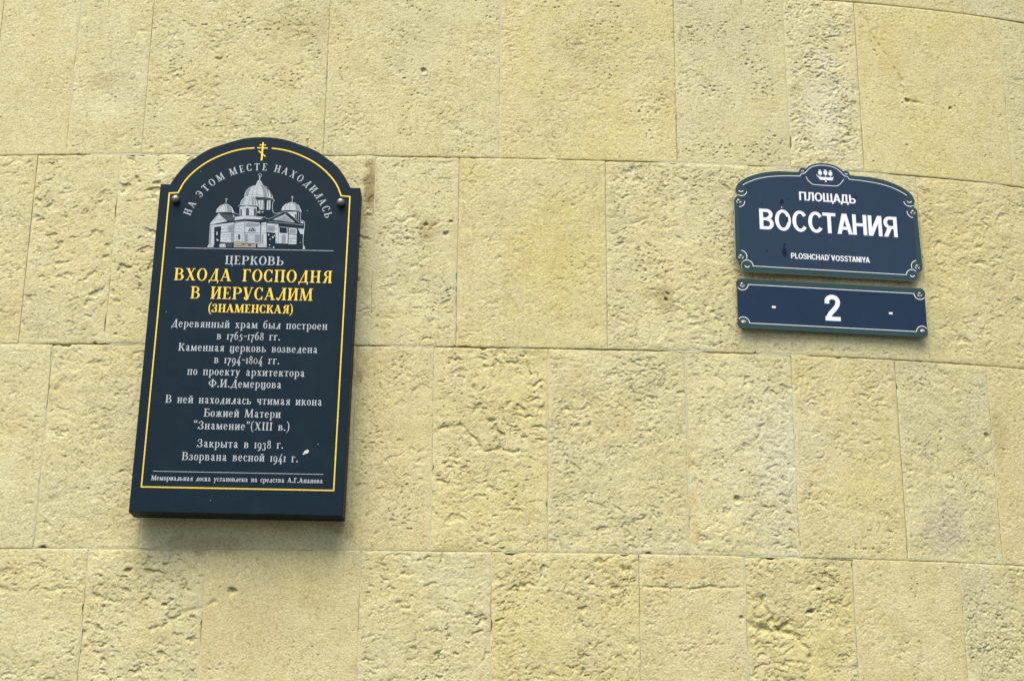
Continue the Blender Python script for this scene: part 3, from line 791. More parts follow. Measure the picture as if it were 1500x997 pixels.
for txt, xa, xb, y in [('Деревянный храм был построен', -188.3, 185.5, 22.4), ('в 1765-1768 гг.', -76.9, 74.5, -6.8), ('Каменная церковь возведена', -165.8, 165.7, -36.9),
                       ('в 1794-1804 гг.', -78.5, 76.4, -66.3), ('по проекту архитектора', -139.4, 138.8, -96.4), ('Ф.И.Демерцова', -87.1, 85.3, -125.7),
                       ('В ней находилась чтимая икона', -185.2, 183.6, -166.3), ('Божией Матери', -92.1, 88.2, -198.2), ('“Знамение”(XIII в.)', -113.7, 110.4, -229),
                       ('Закрыта в 1938 г.', -101.6, 99, -272.4), ('Взорвана весной 1941 г.', -134.9, 135.3, -304)]:
    inscr('silver_inscription', m_silver, (txt, xa, xb, y, 19.4), **BODY)
inscr('silver_inscription', m_silver, ('Мемориальная доска установлена на средства А.Г.Ананова', -201, 196, -353.2, 11.4), xh=8.2, bold=.19, thin=.075, gap=.08, word=.55)
# the arched line of capitals
s = Sheet(.12, .003)
ARC = 'НА ЭТОМ МЕСТЕ НАХОДИЛАСЬ'
ANG = [-71.8, -64.8, None, -54.6, -47.8, -41.1, -33.4, None, -22.4, -15.4, -9.6, -3.4, 2.8, None, 12.9, 19.5, 26.2, 32.9, 40, 46.9, 53.6, 60.0, 66.5, 72.4]
for ch, a in zip(ARC, ANG):
    if a is None: continue
    g, adv = letter(ch, 19, 19, .165, .058, 19); th = R(a)
    def fx(px, py, adv=adv, th=th):
        px = (px - adv / 2) * .93; r = 171.5 + py
        return (-.8 + r * math.sin(th) + px * math.cos(th), 264.5 + r * math.cos(th) - px * math.sin(th))
    lay(s, g, fx, 0)
s.build('silver_inscription', m_silver, PLQ, MP)
s = Sheet(.12, .003); s.line([(-194, 225.8), (189.5, 225.8)], 1.3); s.build('silver_rule', m_silver, PLQ, MP)
s = Sheet(.12, .003); s.line([(-198.3, -331.9), (196, -331.9)], 1.2); s.build('silver_rule', m_silver, PLQ, MP)

# engraved picture of the church (drawn in its own picture units, 1304 x 997)
def cu(x, y):
    a, b = x / 1304, y / 997
    X = (1 - b) * ((1 - a) * -158.3 + a * 128.8) + b * ((1 - a) * -139 + a * 142.6)
    Yy = (1 - b) * ((1 - a) * 450.5 + a * 456.7) + b * ((1 - a) * 214.2 + a * 220)
    return (X, Yy)
s = Sheet(.12, .004)
def Lp(*p, smooth=False, mi=0):
    q = [cu(*k) for k in p]
    if smooth: q = catmull(q, 3, True)
    s.poly(q, mi)
def Dp(*p, **k): Lp(*p, mi=1, **k)
def Ll(w_, *p, mi=0): s.line(catmull([cu(*k) for k in p], 4) if len(p) > 2 else [cu(*k) for k in p], w_ * .216, mi)
def Dl(w_, *p): Ll(w_, *p, mi=1)
# finials
Ll(9, (692, 200), (693, 165), (690, 128)); Ll(5, (676, 130), (693, 110), (712, 122), (708, 145), (694, 160)); Ll(6, (316, 455), (315, 425), (318, 396)); Ll(4, (306, 402), (318, 393), (330, 402), (326, 416))
Ll(6, (1058, 435), (1060, 400), (1057, 370)); Ll(4, (1048, 380), (1058, 368), (1070, 378), (1066, 392)); Lp((650, 243), (668, 198), (690, 183), (712, 205), (730, 243)); Dl(5, (684, 240), (690, 196)); Dl(4, (702, 238), (704, 208))
# main dome and drum
Lp((520, 385), (524, 345), (540, 305), (575, 268), (620, 250), (660, 242), (700, 240), (745, 248), (790, 276), (820, 318), (838, 370), (842, 395), (760, 380), (650, 375))
for q in [((598, 262), (562, 310), (548, 370)), ((632, 252), (618, 300), (614, 350))]: Dl(3, *q)
Dl(9, (742, 250), (782, 300), (790, 372)); Dl(13, (775, 268), (815, 322), (826, 382)); Dl(4, (712, 246), (742, 300), (752, 370)); Dl(12, (655, 384), (740, 392), (845, 408)); Ll(5, (834, 370), (846, 405), (862, 415))
Lp((676, 412), (745, 412), (745, 520), (690, 520)); Lp((776, 415), (792, 415), (790, 522), (770, 522)); Lp((800, 415), (816, 415), (812, 522), (796, 522)); Dl(5, (715, 415), (722, 515)); Dl(4, (700, 415), (703, 515))
Ll(6, (862, 415), (842, 440), (836, 500), (850, 552), (890, 562), (930, 548)); Dl(8, (740, 410), (738, 520)); Lp((668, 540), (700, 535), (700, 556), (668, 556)); Lp((715, 540), (735, 540), (735, 552), (715, 552))
Lp((700, 243), (742, 250), (770, 300), (776, 376), (740, 378), (730, 300), mi=3); Lp((540, 310), (575, 272), (600, 258), (575, 320), (560, 372), (528, 376), mi=3); Dl(3, (664, 244), (662, 376)); Dl(3, (540, 345), (640, 352), (760, 362))
# front small dome with drum
Lp((472, 470), (480, 430), (505, 395), (545, 372), (595, 365), (640, 380), (672, 415), (690, 470), (700, 500), (660, 480))
Dl(4, (545, 385), (520, 420), (512, 462)); Dl(4, (585, 375), (574, 420), (572, 462)); Dl(7, (622, 378), (642, 420), (646, 468)); Dl(10, (645, 392), (668, 430), (680, 480)); Dl(5, (468, 476), (560, 470), (690, 480)); Ll(4, (455, 485), (475, 470), (560, 480))
Lp((468, 488), (560, 480), (660, 490), (655, 588), (560, 584), (468, 584)); 
for x0, x1, y0 in ((476, 492, 505), (538, 574, 498), (628, 654, 500)): Dp((x0, 584), (x0, y0 + 14), ((x0 + x1) / 2, y0), (x1, y0 + 14), (x1, 584))
Dl(4, (468, 516), (540, 512)); Dl(4, (574, 512), (628, 516))
Lp((480, 466), (488, 430), (515, 398), (530, 392), (508, 430), (500, 464), mi=3); Lp((600, 368), (618, 380), (630, 430), (634, 468), (604, 468), mi=3)
# central body
Lp((414, 602), (520, 584), (742, 604), (700, 628), (520, 622), (414, 640)); Lp((420, 662), (528, 648), (528, 930), (402, 930), (410, 760)); Lp((530, 650), (690, 664), (702, 700), (694, 900), (530, 890)); Dl(9, (414, 650), (520, 632), (742, 634)); Dl(4, (420, 672), (520, 658), (700, 676))
Dp((560, 790 - 25), (575, 735), (600, 716), (630, 716), (655, 740), (652, 765)); Ll(7, (584, 762), (590, 735), (612, 722), (640, 735), (644, 762)); Ll(4, (596, 735), (622, 765)); Ll(4, (630, 735), (640, 742)); Dl(7, (528, 776), (690, 782)); Dl(3, (540, 690), (690, 700)); Dl(3, (548, 712), (600, 708))
Dl(3, (540, 820), (685, 826)); Dl(3, (560, 842), (680, 850)); Dl(3, (448, 745), (466, 725), (484, 745), (486, 765)); Dp((450, 852), (450, 800), (462, 792), (476, 800), (476, 852)); Dl(4, (524, 660), (520, 900)); Dl(4, (414, 772), (520, 776))
Lp((712, 668), (768, 660), (772, 930), (700, 930)); Dl(4, (712, 690), (768, 684)); Dl(4, (704, 782), (770, 780))
Lp((540, 668), (690, 680), (690, 706), (640, 712), (600, 708), (540, 706), mi=3); Lp((530, 790), (560, 792), (560, 880), (530, 880), mi=3); Lp((640, 800), (694, 800), (690, 890), (640, 888), mi=3); Lp((716, 800), (735, 800), (735, 925), (712, 925), mi=3)
Dl(3, (560, 800), (690, 806)); Dl(3, (536, 860), (690, 866)); Dl(3, (424, 700), (515, 694)); Dl(3, (500, 790), (500, 890)); Dl(3, (436, 880), (436, 800))
# left wing
Lp((200, 552), (214, 512), (250, 474), (300, 456), (345, 462), (380, 492), (398, 530), (412, 566), (380, 550), (300, 545)); Dl(6, (338, 465), (368, 500), (382, 545)); Dl(4, (300, 462), (312, 500), (312, 540)); Dl(4, (262, 474), (240, 510), (232, 545)); Dl(4, (200, 558), (300, 550), (400, 562)); Ll(4, (385, 500), (402, 545), (440, 572), (462, 572))
Lp((130, 682), (235, 560), (326, 650), (160, 684)); Dl(4, (160, 668), (238, 578), (305, 648)); Lp((152, 664), (236, 584), (300, 646), (165, 672)); Dp((244, 562), (396, 578), (412, 644), (330, 650)); Lp((392, 580), (404, 582), (412, 600), (398, 606))
Lp((134, 692), (182, 690), (182, 900), (172, 938), (104, 938), (122, 905)); Lp((182, 690), (412, 662), (412, 682), (182, 716)); Lp((262, 705), (412, 684), (404, 885), (320, 885), (250, 880)); Lp((206, 770), (216, 764), (222, 800), (208, 806)); Lp((205, 850), (212, 846), (240, 860), (214, 870)); Dl(8, (264, 774), (404, 770)); Dl(3, (270, 820), (400, 826)); Dl(3, (290, 852), (395, 850)); Dl(3, (120, 780), (180, 778)); Dl(4, (116, 904), (172, 906)); Dl(3, (110, 920), (172, 922)); Dl(3, (330, 690), (330, 760)); Dl(4, (405, 660), (400, 885)); Lp((244, 900), (305, 898), (315, 938), (242, 938)); Dl(3, (244, 918), (310, 918)); Ll(3, (325, 905), (375, 900)); Ll(3, (330, 925), (352, 918))
Lp((310, 462), (336, 466), (366, 500), (378, 545), (330, 545), (326, 500), mi=3); Lp((340, 700), (404, 690), (404, 764), (340, 766), mi=3); Lp((136, 700), (150, 698), (146, 900), (126, 900), mi=3); Lp((370, 780), (402, 780), (398, 880), (370, 880), mi=3)
Dl(3, (264, 740), (404, 732)); Dl(3, (264, 800), (404, 798)); Dl(3, (180, 640), (280, 632))
# right wing
Lp((934, 530), (950, 488), (985, 456), (1040, 436), (1092, 442), (1136, 474), (1156, 520), (1164, 548), (1100, 530), (1000, 528)); Dl(5, (1066, 440), (1098, 476), (1104, 520)); Dl(6, (1104, 452), (1136, 494), (1146, 535)); Dl(4, (1010, 450), (984, 490), (976, 525)); Dl(4, (1040, 440), (1032, 480), (1032, 522)); Dl(5, (940, 534), (1040, 528), (1160, 548))
Lp((1000, 545), (1110, 545), (1108, 624), (1052, 590)); Dp((1088, 622), (1090, 570), (1104, 570), (1106, 626)); Ll(5, (1130, 550), (1130, 640)); Ll(5, (1154, 548), (1152, 640)); Ll(6, (1145, 650), (1170, 640), (1195, 662), (1198, 690)); Lp((1145, 655), (1185, 655), (1185, 676), (1160, 672))
Ll(4, (740, 600), (800, 622), (900, 575), (985, 545), (1070, 600), (1140, 668)); Lp((840, 632), (980, 570), (1090, 664), (960, 650)); 
for k in range(7): Dl(3, (885 + k * 26, 634 - 5 * (k % 3)), (900 + k * 26, 618 + 6 * (k % 2)))
Dl(4, (870, 640), (980, 588), (1060, 655)); Ll(4, (790, 655), (960, 668), (1186, 694)); 
Lp((776, 672), (905, 684), (905, 712), (880, 895), (872, 895), (872, 780), (776, 770)); Dl(3, (790, 720), (890, 728)); Dl(3, (790, 700), (880, 706)); Lp((885, 720), (916, 720), (916, 780), (1012, 786), (1008, 898), (885, 895)); Ll(7, (1000, 722), (1004, 790)); Ll(5, (912, 712), (1020, 722)); Dl(4, (905, 720), (902, 895)); Dl(3, (985, 800), (982, 890))
Lp((1022, 722), (1112, 728), (1106, 905), (1016, 905)); Dl(9, (1020, 792), (1112, 800)); Dl(3, (1030, 745), (1105, 750)); Dl(3, (1025, 830), (1100, 835)); Dl(3, (1025, 862), (1060, 866)); Lp((1124, 730), (1194, 736), (1188, 798), (1150, 790)); Ll(6, (1198, 690), (1186, 800), (1180, 900), (1198, 950)); Lp((1180, 925), (1200, 928), (1202, 962), (1178, 960)); Ll(3, (1140, 890), (1158, 886))
for x_, y_, r_ in ((795, 800, 9), (840, 828, 11), (812, 850, 7), (858, 812, 7), (805, 915, 8), (850, 940, 9)): Lp(*[(x_ + r_ * math.cos(k), y_ + r_ * 1.2 * math.sin(k * 1.0)) for k in range(6)])
Lp((1070, 440), (1098, 450), (1128, 490), (1140, 540), (1112, 538), (1100, 480), mi=3); Lp((872, 640), (980, 590), (1050, 652), (960, 648), mi=3); Lp((782, 700), (860, 708), (860, 765), (782, 762), mi=3); Lp((1030, 735), (1100, 742), (1098, 785), (1030, 782), mi=3)
Lp((940, 800), (980, 800), (980, 890), (940, 890), mi=3); Dl(3, (785, 735), (895, 742)); Dl(3, (1022, 845), (1106, 850)); Dl(3, (1022, 880), (1106, 884)); Lp((975, 562), (990, 562), (984, 572), mi=1)
# plinth, steps, warm weathered spot
Lp((405, 872), (470, 868), (560, 884), (655, 886), (650, 942), (402, 940), mi=2); Dp((318, 892), (388, 900), (384, 942), (322, 935)); Dl(7, (480, 898), (560, 905), (640, 900)); Dl(5, (420, 918), (500, 924)); Dp((560, 905), (600, 900), (596, 925), (566, 925)); Lp((672, 905), (764, 905), (770, 940), (668, 938)); Dl(4, (672, 920), (766, 920)); Dp((498, 900), (520, 898), (520, 915), (500, 915)); Ll(3, (780, 940), (830, 948)); Dl(5, (100, 943), (300, 945))
s.build('church_engraving', [m_silver, m_etch_d, m_etch_w, m_etch_m], PLQ, MP)

# specks of dirt on the slab
m_lime, _ = new_mat('lime_splash', (.55, .56, .54), .8)
s = Sheet(.16, .003)
s.poly([(150, -284), (157, -282), (160, -276), (156, -273), (150, -276), (147, -280)]); s.poly([(146, -286), (150, -285), (149, -282), (145, -283)])
for k, (x, y) in enumerate([(-150, 430), (-180, -160), (96, 30), (180, -260), (-60, -398), (120, 330), (-202, 60)]): s.poly([(x + (.9 + .5 * (k % 2)) * math.cos(q), y + .9 * math.sin(q)) for q in range(5)])
s.build('dirt_speck', m_lime, PLQ, MP)['kind'] = 'stuff'

def bolt(x, y):
    """domed fixing stud: cap on a short neck"""
    prof = [(0, 15.5), (3.5, 15.1), (6.6, 13.6), (9.0, 11.0), (10.2, 7.6), (10.3, 4.5), (9.4, 3.2), (6.4, 2.8), (6.2, 0)]
    n = 24; V = [(x / 1000, y / 1000, prof[0][1] / 1000)]; F = []
    for r, z in prof[1:]:
        for k in range(n): V.append(((x + r * math.cos(2 * math.pi * k / n)) / 1000, (y + r * math.sin(2 * math.pi * k / n)) / 1000, z / 1000))
    for k in range(n): F.append((0, 1 + k, 1 + (k + 1) % n))
    for r in range(len(prof) - 2):
        for k in range(n): F.append((1 + r * n + k, 1 + (r + 1) * n + k, 1 + (r + 1) * n + (k + 1) % n, 1 + r * n + (k + 1) % n))
    mesh_obj('fixing_bolt', V, F, m_bolt, PLQ, True, MP)
bolt(-204, 351.5); bolt(201, 351.5)
for x in (-150, 150):
    for y in (-300, 250): plate_solid('wall_spacer', arc(x, y, 14, 0, 345, 16), -78, -59.5, m_bolt, PLQ, MP, .4)

# ------------------------------------------------------------------ enamel street plates
def enamel(name, colr, var=.15):
    m, b = new_mat(name, colr, .14, spec=.7); t = NT(m)
    P = t.n('ShaderNodeTexCoord').outputs['Object']
    hi = tuple(min(1, v * (1 + var)) for v in colr); lo = tuple(v * (1 - var) for v in colr)
    t.l(t.ramp(t.noise(P, 18, 5, .65), [(.3, lo), (.7, hi)]), b.inputs['Base Color'])
    t.l(t.ramp(t.noise(P, 25, 4, .6), [(.35, .10), (.7, .20)]), b.inputs['Roughness'])
    bn = t.n('ShaderNodeBump', inp={'Strength': .12, 'Distance': .002}); t.l(t.noise(P, 12, 2, .5), bn.inputs['Height']); t.l(bn.outputs[0], b.inputs['Normal'])
    return m
m_blue = enamel('blue_enamel', (.005, .020, .042))
m_green = enamel('green_enamel', (.012, .040, .030))
m_blue_dim = enamel('blue_enamel_dim', (.005, .020, .046))
m_blue_dim.node_tree.nodes['Principled BSDF'].inputs['Specular IOR Level'].default_value = .45  # specular lowered to imitate a dimmer sky reflection on the number plate
m_white, _ = new_mat('white_enamel', (.80, .82, .83), .3)
m_rim, _ = new_mat('worn_plate_rim', (.32, .33, .31), .45, metal=.3)
m_rimd, _ = new_mat('dark_plate_rim', (.02, .035, .035), .45)
m_screw, _ = new_mat('weathered_brass_screw', (.42, .36, .26), .45, metal=.6)
m_slot, _ = new_mat('screw_slot', (.03, .025, .02), .8)
m_chip, _ = new_mat('enamel_scuff', (.003, .008, .022), .2, spec=.3)

def sglyph(ch):
    """bold upright sans capitals, height 1"""
    g = Glyph(); w, h = .178, .150
    def V(x, y0=0, y1=1): g.rect(x, y0, x + w, y1)
    def st(pts, ww=w): g.stroke(pts, [ww] * len(pts))
    if ch == 'В':
        V(0); g.rect(0, 1 - h, .37, 1); g.rect(0, .445, .39, .445 + h * .92); g.rect(0, 0, .38, h)
        g.ring(.36, .74, .27, .26, w * .98, h, -90, 90, 16); g.ring(.375, .285, .29, .285, w, h, -90, 90, 16); return g, .665
    if ch in 'ОO': g.ring(.375, .5, .375, .518, w, .15, 0, 360, 40); return g, .75
    if ch in 'СC': g.ring(.365, .5, .365, .518, w, .15, 36, 324, 34); return g, .68
    if ch in 'ТT': g.rect(0, 1 - h * 1.05, .62, 1); V(.31 - w / 2); return g, .62
    if ch in 'АA': g.par(.100, 0, .352, 1, .196); g.par(.636, 0, .384, 1, .196); g.rect(.2, .215, .53, .36); return g, .736
    if ch in 'НH': V(0); V(.50); g.rect(0, .43, .60, .58); return g, .678
    if ch in 'ИN':
        V(0); V(.48)
        if ch == 'И': g.par(.105, 0, .553, 1, .20)
        else: g.par(.553, 0, .105, 1, .20)
        return g, .658
    if ch == 'Я':
        V(.485); g.rect(.29, 1 - h, .55, 1); g.rect(.29, .40, .55, .40 + h * .92); g.ring(.30, .70, .285, .30, w, h, 90, 270, 16)
        g.poly((.0, 0), (.205, 0), (.40, .42), (.20, .47)); return g, .663
    if ch == 'П': V(0); V(.50); g.rect(0, 1 - h, .6, 1); return g, .678
    if ch == 'Л': V(.50); g.rect(.17, 1 - h, .6, 1); st([(.255, .95), (.25, .55), (.21, .18), (.12, .07), (.0, .075)], .165); return g, .678
    if ch == 'Щ': V(0); V(.36); V(.72); g.rect(0, 0, .98, h); g.rect(.86, -.2, .99, .1); return g, .99
    if ch == 'Д': V(.48); g.rect(.16, 1 - h, .6, 1); g.par(.19, .08, .25, 1, w); g.rect(0, 0, .76, h); g.rect(0, -.2, .15, .1); g.rect(.61, -.2, .76, .1); return g, .76
    if ch == 'Ь': V(0); g.rect(0, .47, .38, .47 + h * .92); g.rect(0, 0, .38, h); g.ring(.36, .30, .28, .31, w, h, -90, 90, 16); return g, .64
    if ch == 'P': V(0); g.rect(0, 1 - h, .36, 1); g.rect(0, .37, .36, .37 + h); g.ring(.34, .685, .29, .315, w, h, -90, 90, 16); return g, .63
    if ch == 'D': V(0); g.rect(0, 1 - h, .30, 1); g.rect(0, 0, .30, h); g.ring(.28, .5, .40, .5, w, h, -90, 90, 20); return g, .68
    if ch == 'L': V(0); g.rect(0, 0, .56, h * 1.05); return g, .56
    if ch == 'S': st([(.56, .76), (.50, .88), (.33, .935), (.16, .88), (.10, .74), (.17, .61), (.33, .53), (.49, .44), (.56, .29), (.49, .13), (.31, .065), (.13, .12), (.07, .28)], .155); return g, .64
    if ch == 'V': g.par(.35, 0, .10, 1, .196); g.par(.35, 0, .60, 1, .196); return g, .70
    if ch == 'I': V(0); return g, w
    if ch == 'Y': g.par(.335, .40, .10, 1, .20); g.par(.335, .40, .57, 1, .20); V(.335 - w / 2, 0, .46); return g, .67
    if ch == "'": g.poly((0, 1.12), (.13, 1.12), (.11, .82), (.02, .82)); return g, .13
    if ch == '2':
        st([(.085, .66), (.10, .82), (.20, .905), (.30, .925), (.42, .89), (.50, .78), (.48, .62), (.36, .45), (.20, .27), (.10, .08)], .175); g.rect(0, 0, .585, .16); return g, .585
    return g, .3

def sans(name, txt, xa, xb, y0, cap, parent, M, off=0, z=.42):
    gap = {'СТ': .01, 'ТА': .05, 'АН': .01, 'OS': .06, "D'": .03, "'V": .24, 'AN': .05, 'YA': -.04, 'TA': -.02, 'LO': .03, 'ЩА': -.02, 'АД': .0}
    x = 0; it = []
    for i, ch in enumerate(txt):
        g, a = sglyph(ch); it.append((g, x)); x += a + (gap.get(txt[i:i + 2], .068) if i < len(txt) - 1 else 0)
    sx = (xb - xa) / (x * cap); s_ = Sheet(z, .003)
    for g, gx in it: lay(s_, g, lambda a, b, gx=gx: (xa + (gx + a) * cap * sx, y0 + b * cap), 0)
    return s_.build(name, m_white, parent, M)

def screw(x, y, parent, M, r=4.2, ang=30, z0=.3):
    prof = [(0, 1.9), (r * .5, 1.7), (r * .85, 1.1), (r, .2), (r, 0)]
    n = 16; V = [(x / 1000, y / 1000, (z0 + prof[0][1]) / 1000)]; F = []
    for rr, z in prof[1:]:
        for k in range(n): V.append(((x + rr * math.cos(2 * math.pi * k / n)) / 1000, (y + rr * math.sin(2 * math.pi * k / n)) / 1000, (z + z0) / 1000))
    for k in range(n): F.append((0, 1 + k, 1 + (k + 1) % n))
    for q in range(len(prof) - 2):
        for k in range(n): F.append((1 + q * n + k, 1 + (q + 1) * n + k, 1 + (q + 1) * n + (k + 1) % n, 1 + q * n + (k + 1) % n))
    o = mesh_obj('screw', V, F, m_screw, parent, True, M)
    s = Sheet(z0 + 1.95, 0); c, d_ = math.cos(R(ang)) * r * .8, math.sin(R(ang)) * r * .8
    s.line([(x - c, y - d_), (x + c, y + d_)], 1.3); s.build('slot', m_slot, o, M)

# --- square name plate
SGN = thing('street_name_plate', 'blue and green enamel street name plate with curved top and small ship emblem', 'street sign', MS @ Matrix.Translation((0, -.115, 0)))
# right half of the outline, mm, bottom to top
def outl():
    r = []
    r += [(0, -115.5), (212, -115.5)] + arc(213.5, -100, 15.5, -90, 38, 9)[1:]
    r += arc(228.5, -77, 14.5, -62, 0, 6)
    r += [(242.5, -20), (241.2, 40)] + arc(227.2, 73.5, 14.3, 0, 62, 6)
    r += [(231.5, 90.5)] + arc(219.5, 103.5, 17, -35, 22, 6)
    r += catmull([(235, 111), (229, 122), (216, 133.5), (193, 146), (158, 157.5), (121, 163.2), (84, 164.2), (68.5, 165.3)], 4)[1:]
    r += arc(57.5, 168.0, 9.3, -8, 118, 7)[1:]
    r += catmull([(49.8, 175.2), (43, 181.5), (34, 187.2), (20, 191.6), (8, 193.2), (0, 193.6)], 3)
    return r
hr = outl(); full = hr + [(-x, y) for x, y in hr[::-1]]
plate_solid('enamel_plate', full, -3.2, 0, m_green, SGN, MS, .9, m_rim)
# blue field, inset (right half)
def field():
    r = [(0, -99.4), (198.6, -99.4)] + arc(213.5, -99.4, 15, 180, 75, 8)[1:]
    r += arc(228.5, -74.7, 15.2, 222, 95, 8)
    r += [(229.8, -59), (229.5, 57)] + arc(229, 73.5, 16.2, 268, 120, 8)
    r += arc(220.5, 103.5, 15.6, 271, 158, 7)
    r += [(210, 112)] + catmull([(216, 117.5), (205, 124.5), (190, 132), (174, 138.2), (150, 144.4), (124, 148.3), (95, 151.0), (66, 152.3)], 4)
    r += catmull([(64.2, 153.6), (61.6, 158.2), (58.2, 159.7), (52.5, 161.2), (46.5, 167.5), (39.8, 174.6), (31, 180.6), (17.5, 185), (8, 186.2), (0, 186.5)], 4)
    return r
fr = field(); ff = clean(fr + [(-x, y) for x, y in fr[::-1]])
fs = Sheet(.35, 0); fs.poly(ff); fs.build('blue_field', m_blue, SGN, MS)
s = Sheet(.40, .004); LW2 = 1.55
top = catmull([(216, 117.5), (205, 124.5), (190, 132), (174, 138.2), (150, 144.4), (124, 148.3), (95, 151.0), (66, 152.3)], 4) + catmull([(64.2, 153.6), (61.6, 158.2), (58.2, 159.7), (52.5, 161.2), (46.5, 167.5), (39.8, 174.6), (31, 180.6), (17.5, 185), (8, 186.2), (0, 186.5)], 4)
s.line(top + [(-x, y) for x, y in top[::-1][1:]], LW2)
s.line(catmull([(-49, 152), (-46, 145), (-41, 138.5), (-35, 133.6), (-28, 131.4), (0, 131.0), (28, 131.4), (35, 133.6), (41, 138.5), (46, 145), (51, 152)], 4), LW2)
s.line([(-198.6, -99.4), (198.6, -99.4)], LW2)
for sx in (1, -1):
    f = lambda P: [(sx * x, y) for x, y in P]
    s.line(f(arc(213.5, -99.4, 15, 180, 47, 10)), LW2 * 1.15); s.line(f(arc(228.5, -74.7, 15.2, 205, 95, 8)), LW2 * 1.15)
    s.line(f(arc(229, 73.5, 16.2, 265, 178, 8)), LW2 * 1.15); s.line(f(arc(220.5, 103.5, 15.6, 235, 350 - 180, 8) if False else arc(221.5, 103.5, 15.6, 302, 192, 9)), LW2 * 1.15)
    s.line(f(arc(221.5, 105, 6.3, 205, 335, 8)), LW2 * 1.3); s.line(f(arc(213.8, -97.3, 6.2, 200, 340, 8)), LW2 * 1.3)
    s.line(f(arc(57.6, 169.5, 3.4, 200, 340, 6)), 1.7)
    s.line(f(arc(228.6, 74, 6.2, 190, 250, 5)), 1.6); s.line(f(arc(228.6, 74, 6.2, 290, 350, 5)), 1.6)
    s.line(f(arc(228.6, -75, 6.2, 190, 250, 5)), 1.6); s.line(f(arc(228.6, -75, 6.2, 290, 350, 5)), 1.6)
s.build('white_border_line', m_white, SGN, MS)
s = Sheet(.40, .004)      # the sailing ship
s.poly([(-16.3, 153.6), (21.5, 153.6), (24.6, 157.2), (20.2, 146.0), (-13.2, 146.0), (-22.2, 160)][:0] or [(-17.6, 153.8), (20.8, 153.8), (24.4, 157.0), (20.2, 146.0), (-12.8, 146.0)])
s.poly([(-22.4, 160.2), (-21.2, 160.6), (-14.6, 153.0), (-17.6, 152.4)]); s.poly(arc(2.4, 142.4, 2.2, 0, 330, 10))
for x, y in ((-11.6, 164.2), (2.6, 165.2), (15.8, 164.0)):
    s.poly([(x - 5.3, y + 4.0), (x - 4.4, y - 4.4), (x + 4.6, y - 4.4), (x + 5.2, y + 4.4), (x, y + 5.0)]); s.line([(x, y - 11), (x, y + 9)], 1.5); s.poly([(x - 3.6, y + 6.2), (x + 3.6, y + 6.4), (x + 2.2, y + 9.6), (x - 3.4, y + 8.6)])
s.build('ship_emblem', m_white, SGN, MS)
sans('name_lettering', 'ПЛОЩАДЬ', -70.1, 78.4, 85.8, 23.6, SGN, MS, .026)
sans('name_lettering', 'ВОССТАНИЯ', -176.8, 183.4, 0.6, 55.4, SGN, MS, .024)
sans('name_lettering', "PLOSHCHAD'VOSSTANIYA", -99.6, 104.8, -73, 14.6, SGN, MS, .026)
s = Sheet(.5, .003)        # knocks and scuffs in the enamel
for pts in ([(-123, -58), (-120, -50), (-117, -36), (-112, -36), (-115, -44), (-110, -54), (-112, -68), (-119, -70)], [(-122, 70), (-115, 72), (-111, 79), (-116, 86), (-121, 80)], [(-107, 22), (-103, 24), (-102, 36), (-106, 38)],
            [(-20, -55), (-18.8, -55), (-18.6, -90), (-20, -90)], [(78, 100), (84, 102), (82, 106), (76, 104)], [(-170, 66), (-167, 69), (-168, 72), (-171, 70)], [(-165, -60), (-158, -59), (-160, -55)], [(-101, 84), (-97, 85), (-98, 88)]):
    s.poly(catmull(pts, 3, True))
s.build('enamel_scuff', m_chip, SGN, MS)['kind'] = 'stuff'
for x, y, r in ((-117.5, 62.8, 1.6), (-106, 26, 1.1)):
    s = Sheet(.5, .003); s.poly(arc(x, y, r, 0, 300, 6)); s.build('chip', m_white, SGN, MS)
for x, y, a in ((-228.6, 74, 60), (228.6, 74, 10), (-228.6, -75, 20), (228.6, -75, -20)): screw(x, y, SGN, MS, ang=a)

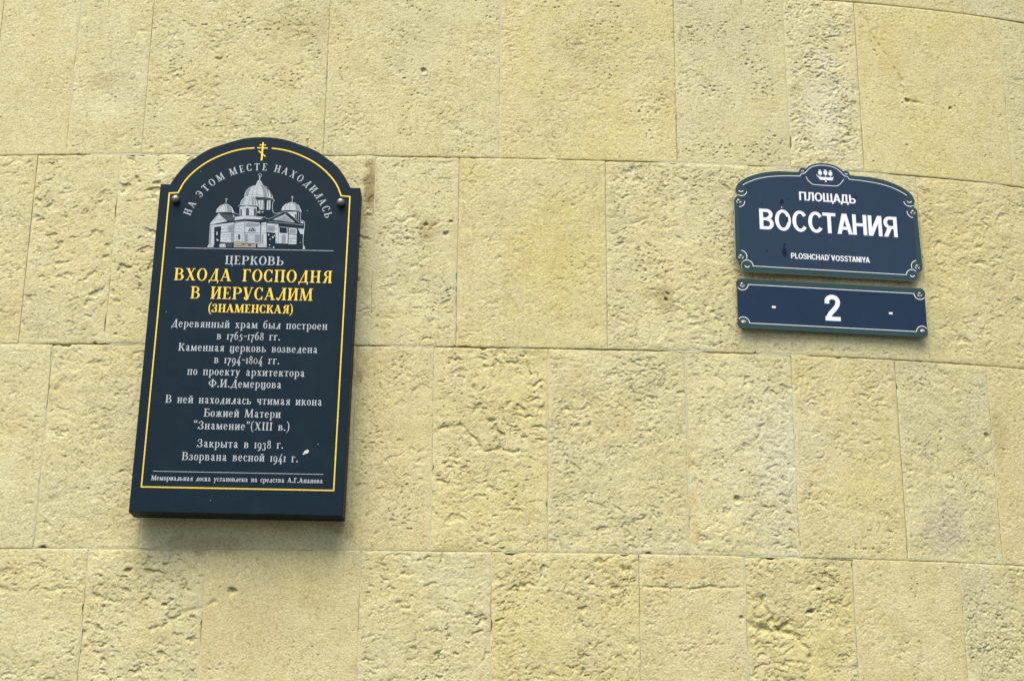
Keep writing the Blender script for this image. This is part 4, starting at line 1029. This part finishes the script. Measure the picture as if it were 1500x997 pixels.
# --- number plate
NUM = thing('house_number_plate', 'narrow blue enamel plate with the number 2 below the street name plate', 'house number sign', MN @ Matrix.Translation((0, -.067, 0)))
nr = [(0, -65.8)] + arc(229.5, -52.6, 13.4, -90, 14, 8) + [(241.6, -30), (241.6, 30)] + arc(229.8, 51, 13.4, -14, 90, 8) + [(0, 64.2)]
plate_solid('enamel_plate', nr + [(-x, y) for x, y in nr[::-1]], -3, 0, m_green, NUM, MN, .8, m_rimd)
fr = [(0, -51)] + [(213, -51)] + arc(228.2, -51, 15, 180, 28, 9)[1:] + [(240.4, -30), (240.4, 30)] + arc(228.2, 49, 15, -28, -180, 9) + [(0, 49)]
fs = Sheet(.25, 0); fs.poly(clean(fr + [(-x, y) for x, y in fr[::-1]])); fs.build('blue_field', m_blue_dim, NUM, MN)
s = Sheet(.40, .004)
s.line([(-213, -51), (213, -51)], LW2); s.line([(-213, 49), (213, 49)], LW2)
for sx in (1, -1):
    f = lambda P: [(sx * x, y) for x, y in P]
    s.line(f(arc(228.2, -51, 15, 180, 38, 10)), LW2 * 1.15); s.line(f(arc(228.2, 49, 15, 180, 322, 10)), LW2 * 1.15)
    s.line(f(arc(228.2, 49, 6, 200, 340, 6)), 1.6); s.line(f(arc(228.2, -51, 6, 20, 160, 6)), 1.6)
s.build('white_border_line', m_white, NUM, MN)
sans('number', '2', -19.5, 19.3, -34.2, 67.2, NUM, MN, .03)
s = Sheet(.6, 0); s.poly([(-155, -9), (-145.4, -9), (-145.4, -3.8), (-155, -3.8)]); s.build('dash', m_white, NUM, MN)
s = Sheet(.6, 0); s.poly([(144.6, -9.2), (154.2, -9.2), (154.2, -4), (144.6, -4)]); s.build('dash', m_white, NUM, MN)
for x, y, a in ((-228.2, 49, 40), (228.2, 49, -40), (-228.2, -51, 70), (228.2, -51, -10)): screw(x, y, NUM, MN, ang=a)
# fixing plugs that hold both plates off the wall
for prt, M, ys in ((SGN, MS, (74, -75)), (NUM, MN, (49, -51))):
    for x in (-228, 228):
        for y in ys: plate_solid('wall_spacer', arc(x, y, 5, 0, 340, 12), -22, -3.3, m_rimd, prt, M, .3)
